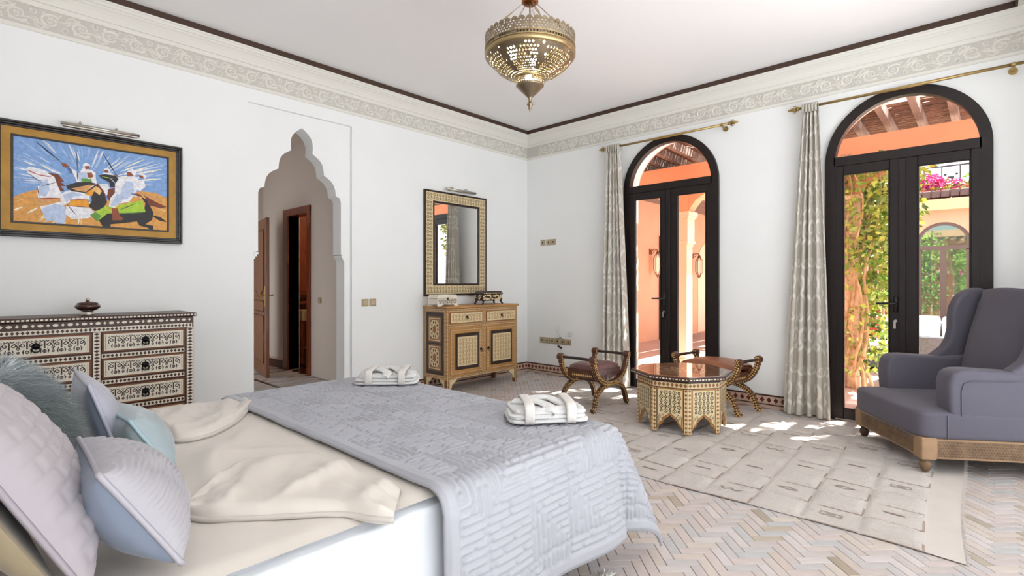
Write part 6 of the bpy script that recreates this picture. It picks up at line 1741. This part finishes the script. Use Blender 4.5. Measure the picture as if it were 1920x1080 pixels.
mb = MB(); pierced(mb, lambda t: (.092+.006*sin(PI*t)-.004*t, 2.604-.036*t), 36, 3, .78, 5); o = mb.build('pierced_neck', antique, cd); m_ = o.modifiers.new('thickness','SOLIDIFY'); m_.thickness = .0015
mb = MB(); mb.lathe([(.090,2.568-Z0),(.094,2.563-Z0),(.086,2.556-Z0),(.062,2.530-Z0),(.036,2.505-Z0),(.018,2.488-Z0),(.012,2.480-Z0),(.009,2.460-Z0),(.011,2.452-Z0),(.020,2.444-Z0),(.021,2.438-Z0),(.012,2.432-Z0),(.010,2.420-Z0),(.012,2.414-Z0),(.005,2.400-Z0),(.003,2.392-Z0)], 36, cap=False); mb.build('drop_finial', antique, cd, smooth=True)
bulb = M('lit_bulb', (226,246,255), .3, emit=150.)
mb = MB(); mb.ball((-.018,-.012,2.600-Z0), .030, 16, sc=(1,1,1.25)); mb.build('bulb', bulb, cd, smooth=True)
for k in range(3):  # three added bulbs to brighten the pierced bowl and the ceiling
    a = 2*PI*k/3+.5; mb = MB(); mb.ball((.12*cos(a),.12*sin(a),2.755-Z0), .028, 14, sc=(1,1,1.2)); mb.build('bulb', bulb, cd, smooth=True)
    mb = MB(); mb.tube([(0,0,2.69-Z0),(.06*cos(a),.06*sin(a),2.685-Z0),(.12*cos(a),.12*sin(a),2.70-Z0),(.12*cos(a),.12*sin(a),2.73-Z0)], .008, 6); mb.build('added_bulb_arm', antique, cd, smooth=True)
mb = MB(); mb.lathe([(.016,2.63-Z0),(.016,2.68-Z0)], 12); mb.tube([(0,0,2.68-Z0),(0,0,3.13-Z0)], .006, 8); mb.build('lamp_holder', antique, cd)
mb = MB(); mb.lathe([(.004,3.104-Z0),(.040,3.106-Z0),(.056,3.118-Z0),(.056,3.132-Z0),(.030,3.142-Z0),(.010,3.15-Z0)], 28); mb.build('top_cap', M('copper_cap',(160,104,70),.3,metal=1.), cd, smooth=True)
mb = MB(); mb.tube([(0,0,3.15-Z0),(0,0,3.36-Z0)], .007, 8); mb.lathe([(.010,3.345-Z0),(.05,3.365-Z0),(.055,3.385-Z0)], 24); mb.build('ceiling_canopy', antique, cd, smooth=True)
for k in range(5):
    a = 2*PI*k/5+.35
    p0_ = Vector((.046*cos(a),.046*sin(a),3.108-Z0)); p1_ = Vector((.285*cos(a),.285*sin(a),2.872-Z0)); d = p1_-p0_
    mb = MB(); nl = 22
    for i in range(nl):
        c = p0_+d*((i+.5)/nl); u = d.normalized()*(d.length/nl*.62); s_ = u.cross(Vector((0,0,1)) if i % 2 else Vector((cos(a),sin(a),1))).normalized()*.0042
        mb.tube([c-u,c-u*.5+s_,c+u*.5+s_,c+u,c+u*.5-s_,c-u*.5-s_], .0013, 4, closed=True)
    chn = mb.build('chain', antique, cd)
    c = p0_+d*.52; u = d.normalized(); s_ = u.cross(Vector((-sin(a)*.2,cos(a)*.2,1))).normalized(); n_ = u.cross(s_).normalized()
    out = [(-.055,0),(-.035,.012),(-.015,.010),(.0,.018),(.02,.012),(.045,.014),(.062,0),(.045,-.012),(.02,-.012),(.0,-.018),(-.015,-.010),(-.035,-.012)]
    mb = MB(); V = [c+u*x+s_*y+n_*.0015 for x,y in out]+[c+u*x+s_*y-n_*.0015 for x,y in out]; m2 = len(out)
    mb.add(V, [tuple(range(m2)), tuple(range(2*m2-1,m2-1,-1))]+[(i,m2+i,m2+(i+1)%m2,(i+1)%m2) for i in range(m2)]); mb.build('leaf_plaque', antique_l, chn)
# ------------------------------------------------------------------ scatter cushions on the outdoor sofa
for (y, c, nm, lab) in ((.42,(190,204,90),'lime_cushion','lime scatter cushion on the outdoor sofa'),(.02,(150,50,44),'red_cushion','dark red scatter cushion on the outdoor sofa')):
    b0 = Vector((9.42,1.2+y,GZ+.445))
    o_, _ = cushion(nm, lab, [b0+Vector((.10,0,.34)),b0+Vector((-.05,0,.03)),b0+Vector((-.05,.36,.03)),b0+Vector((.10,.36,.34))], .05, [M('cloth_'+nm,c,.8)]*2, group='scatter cushions on the outdoor sofa')
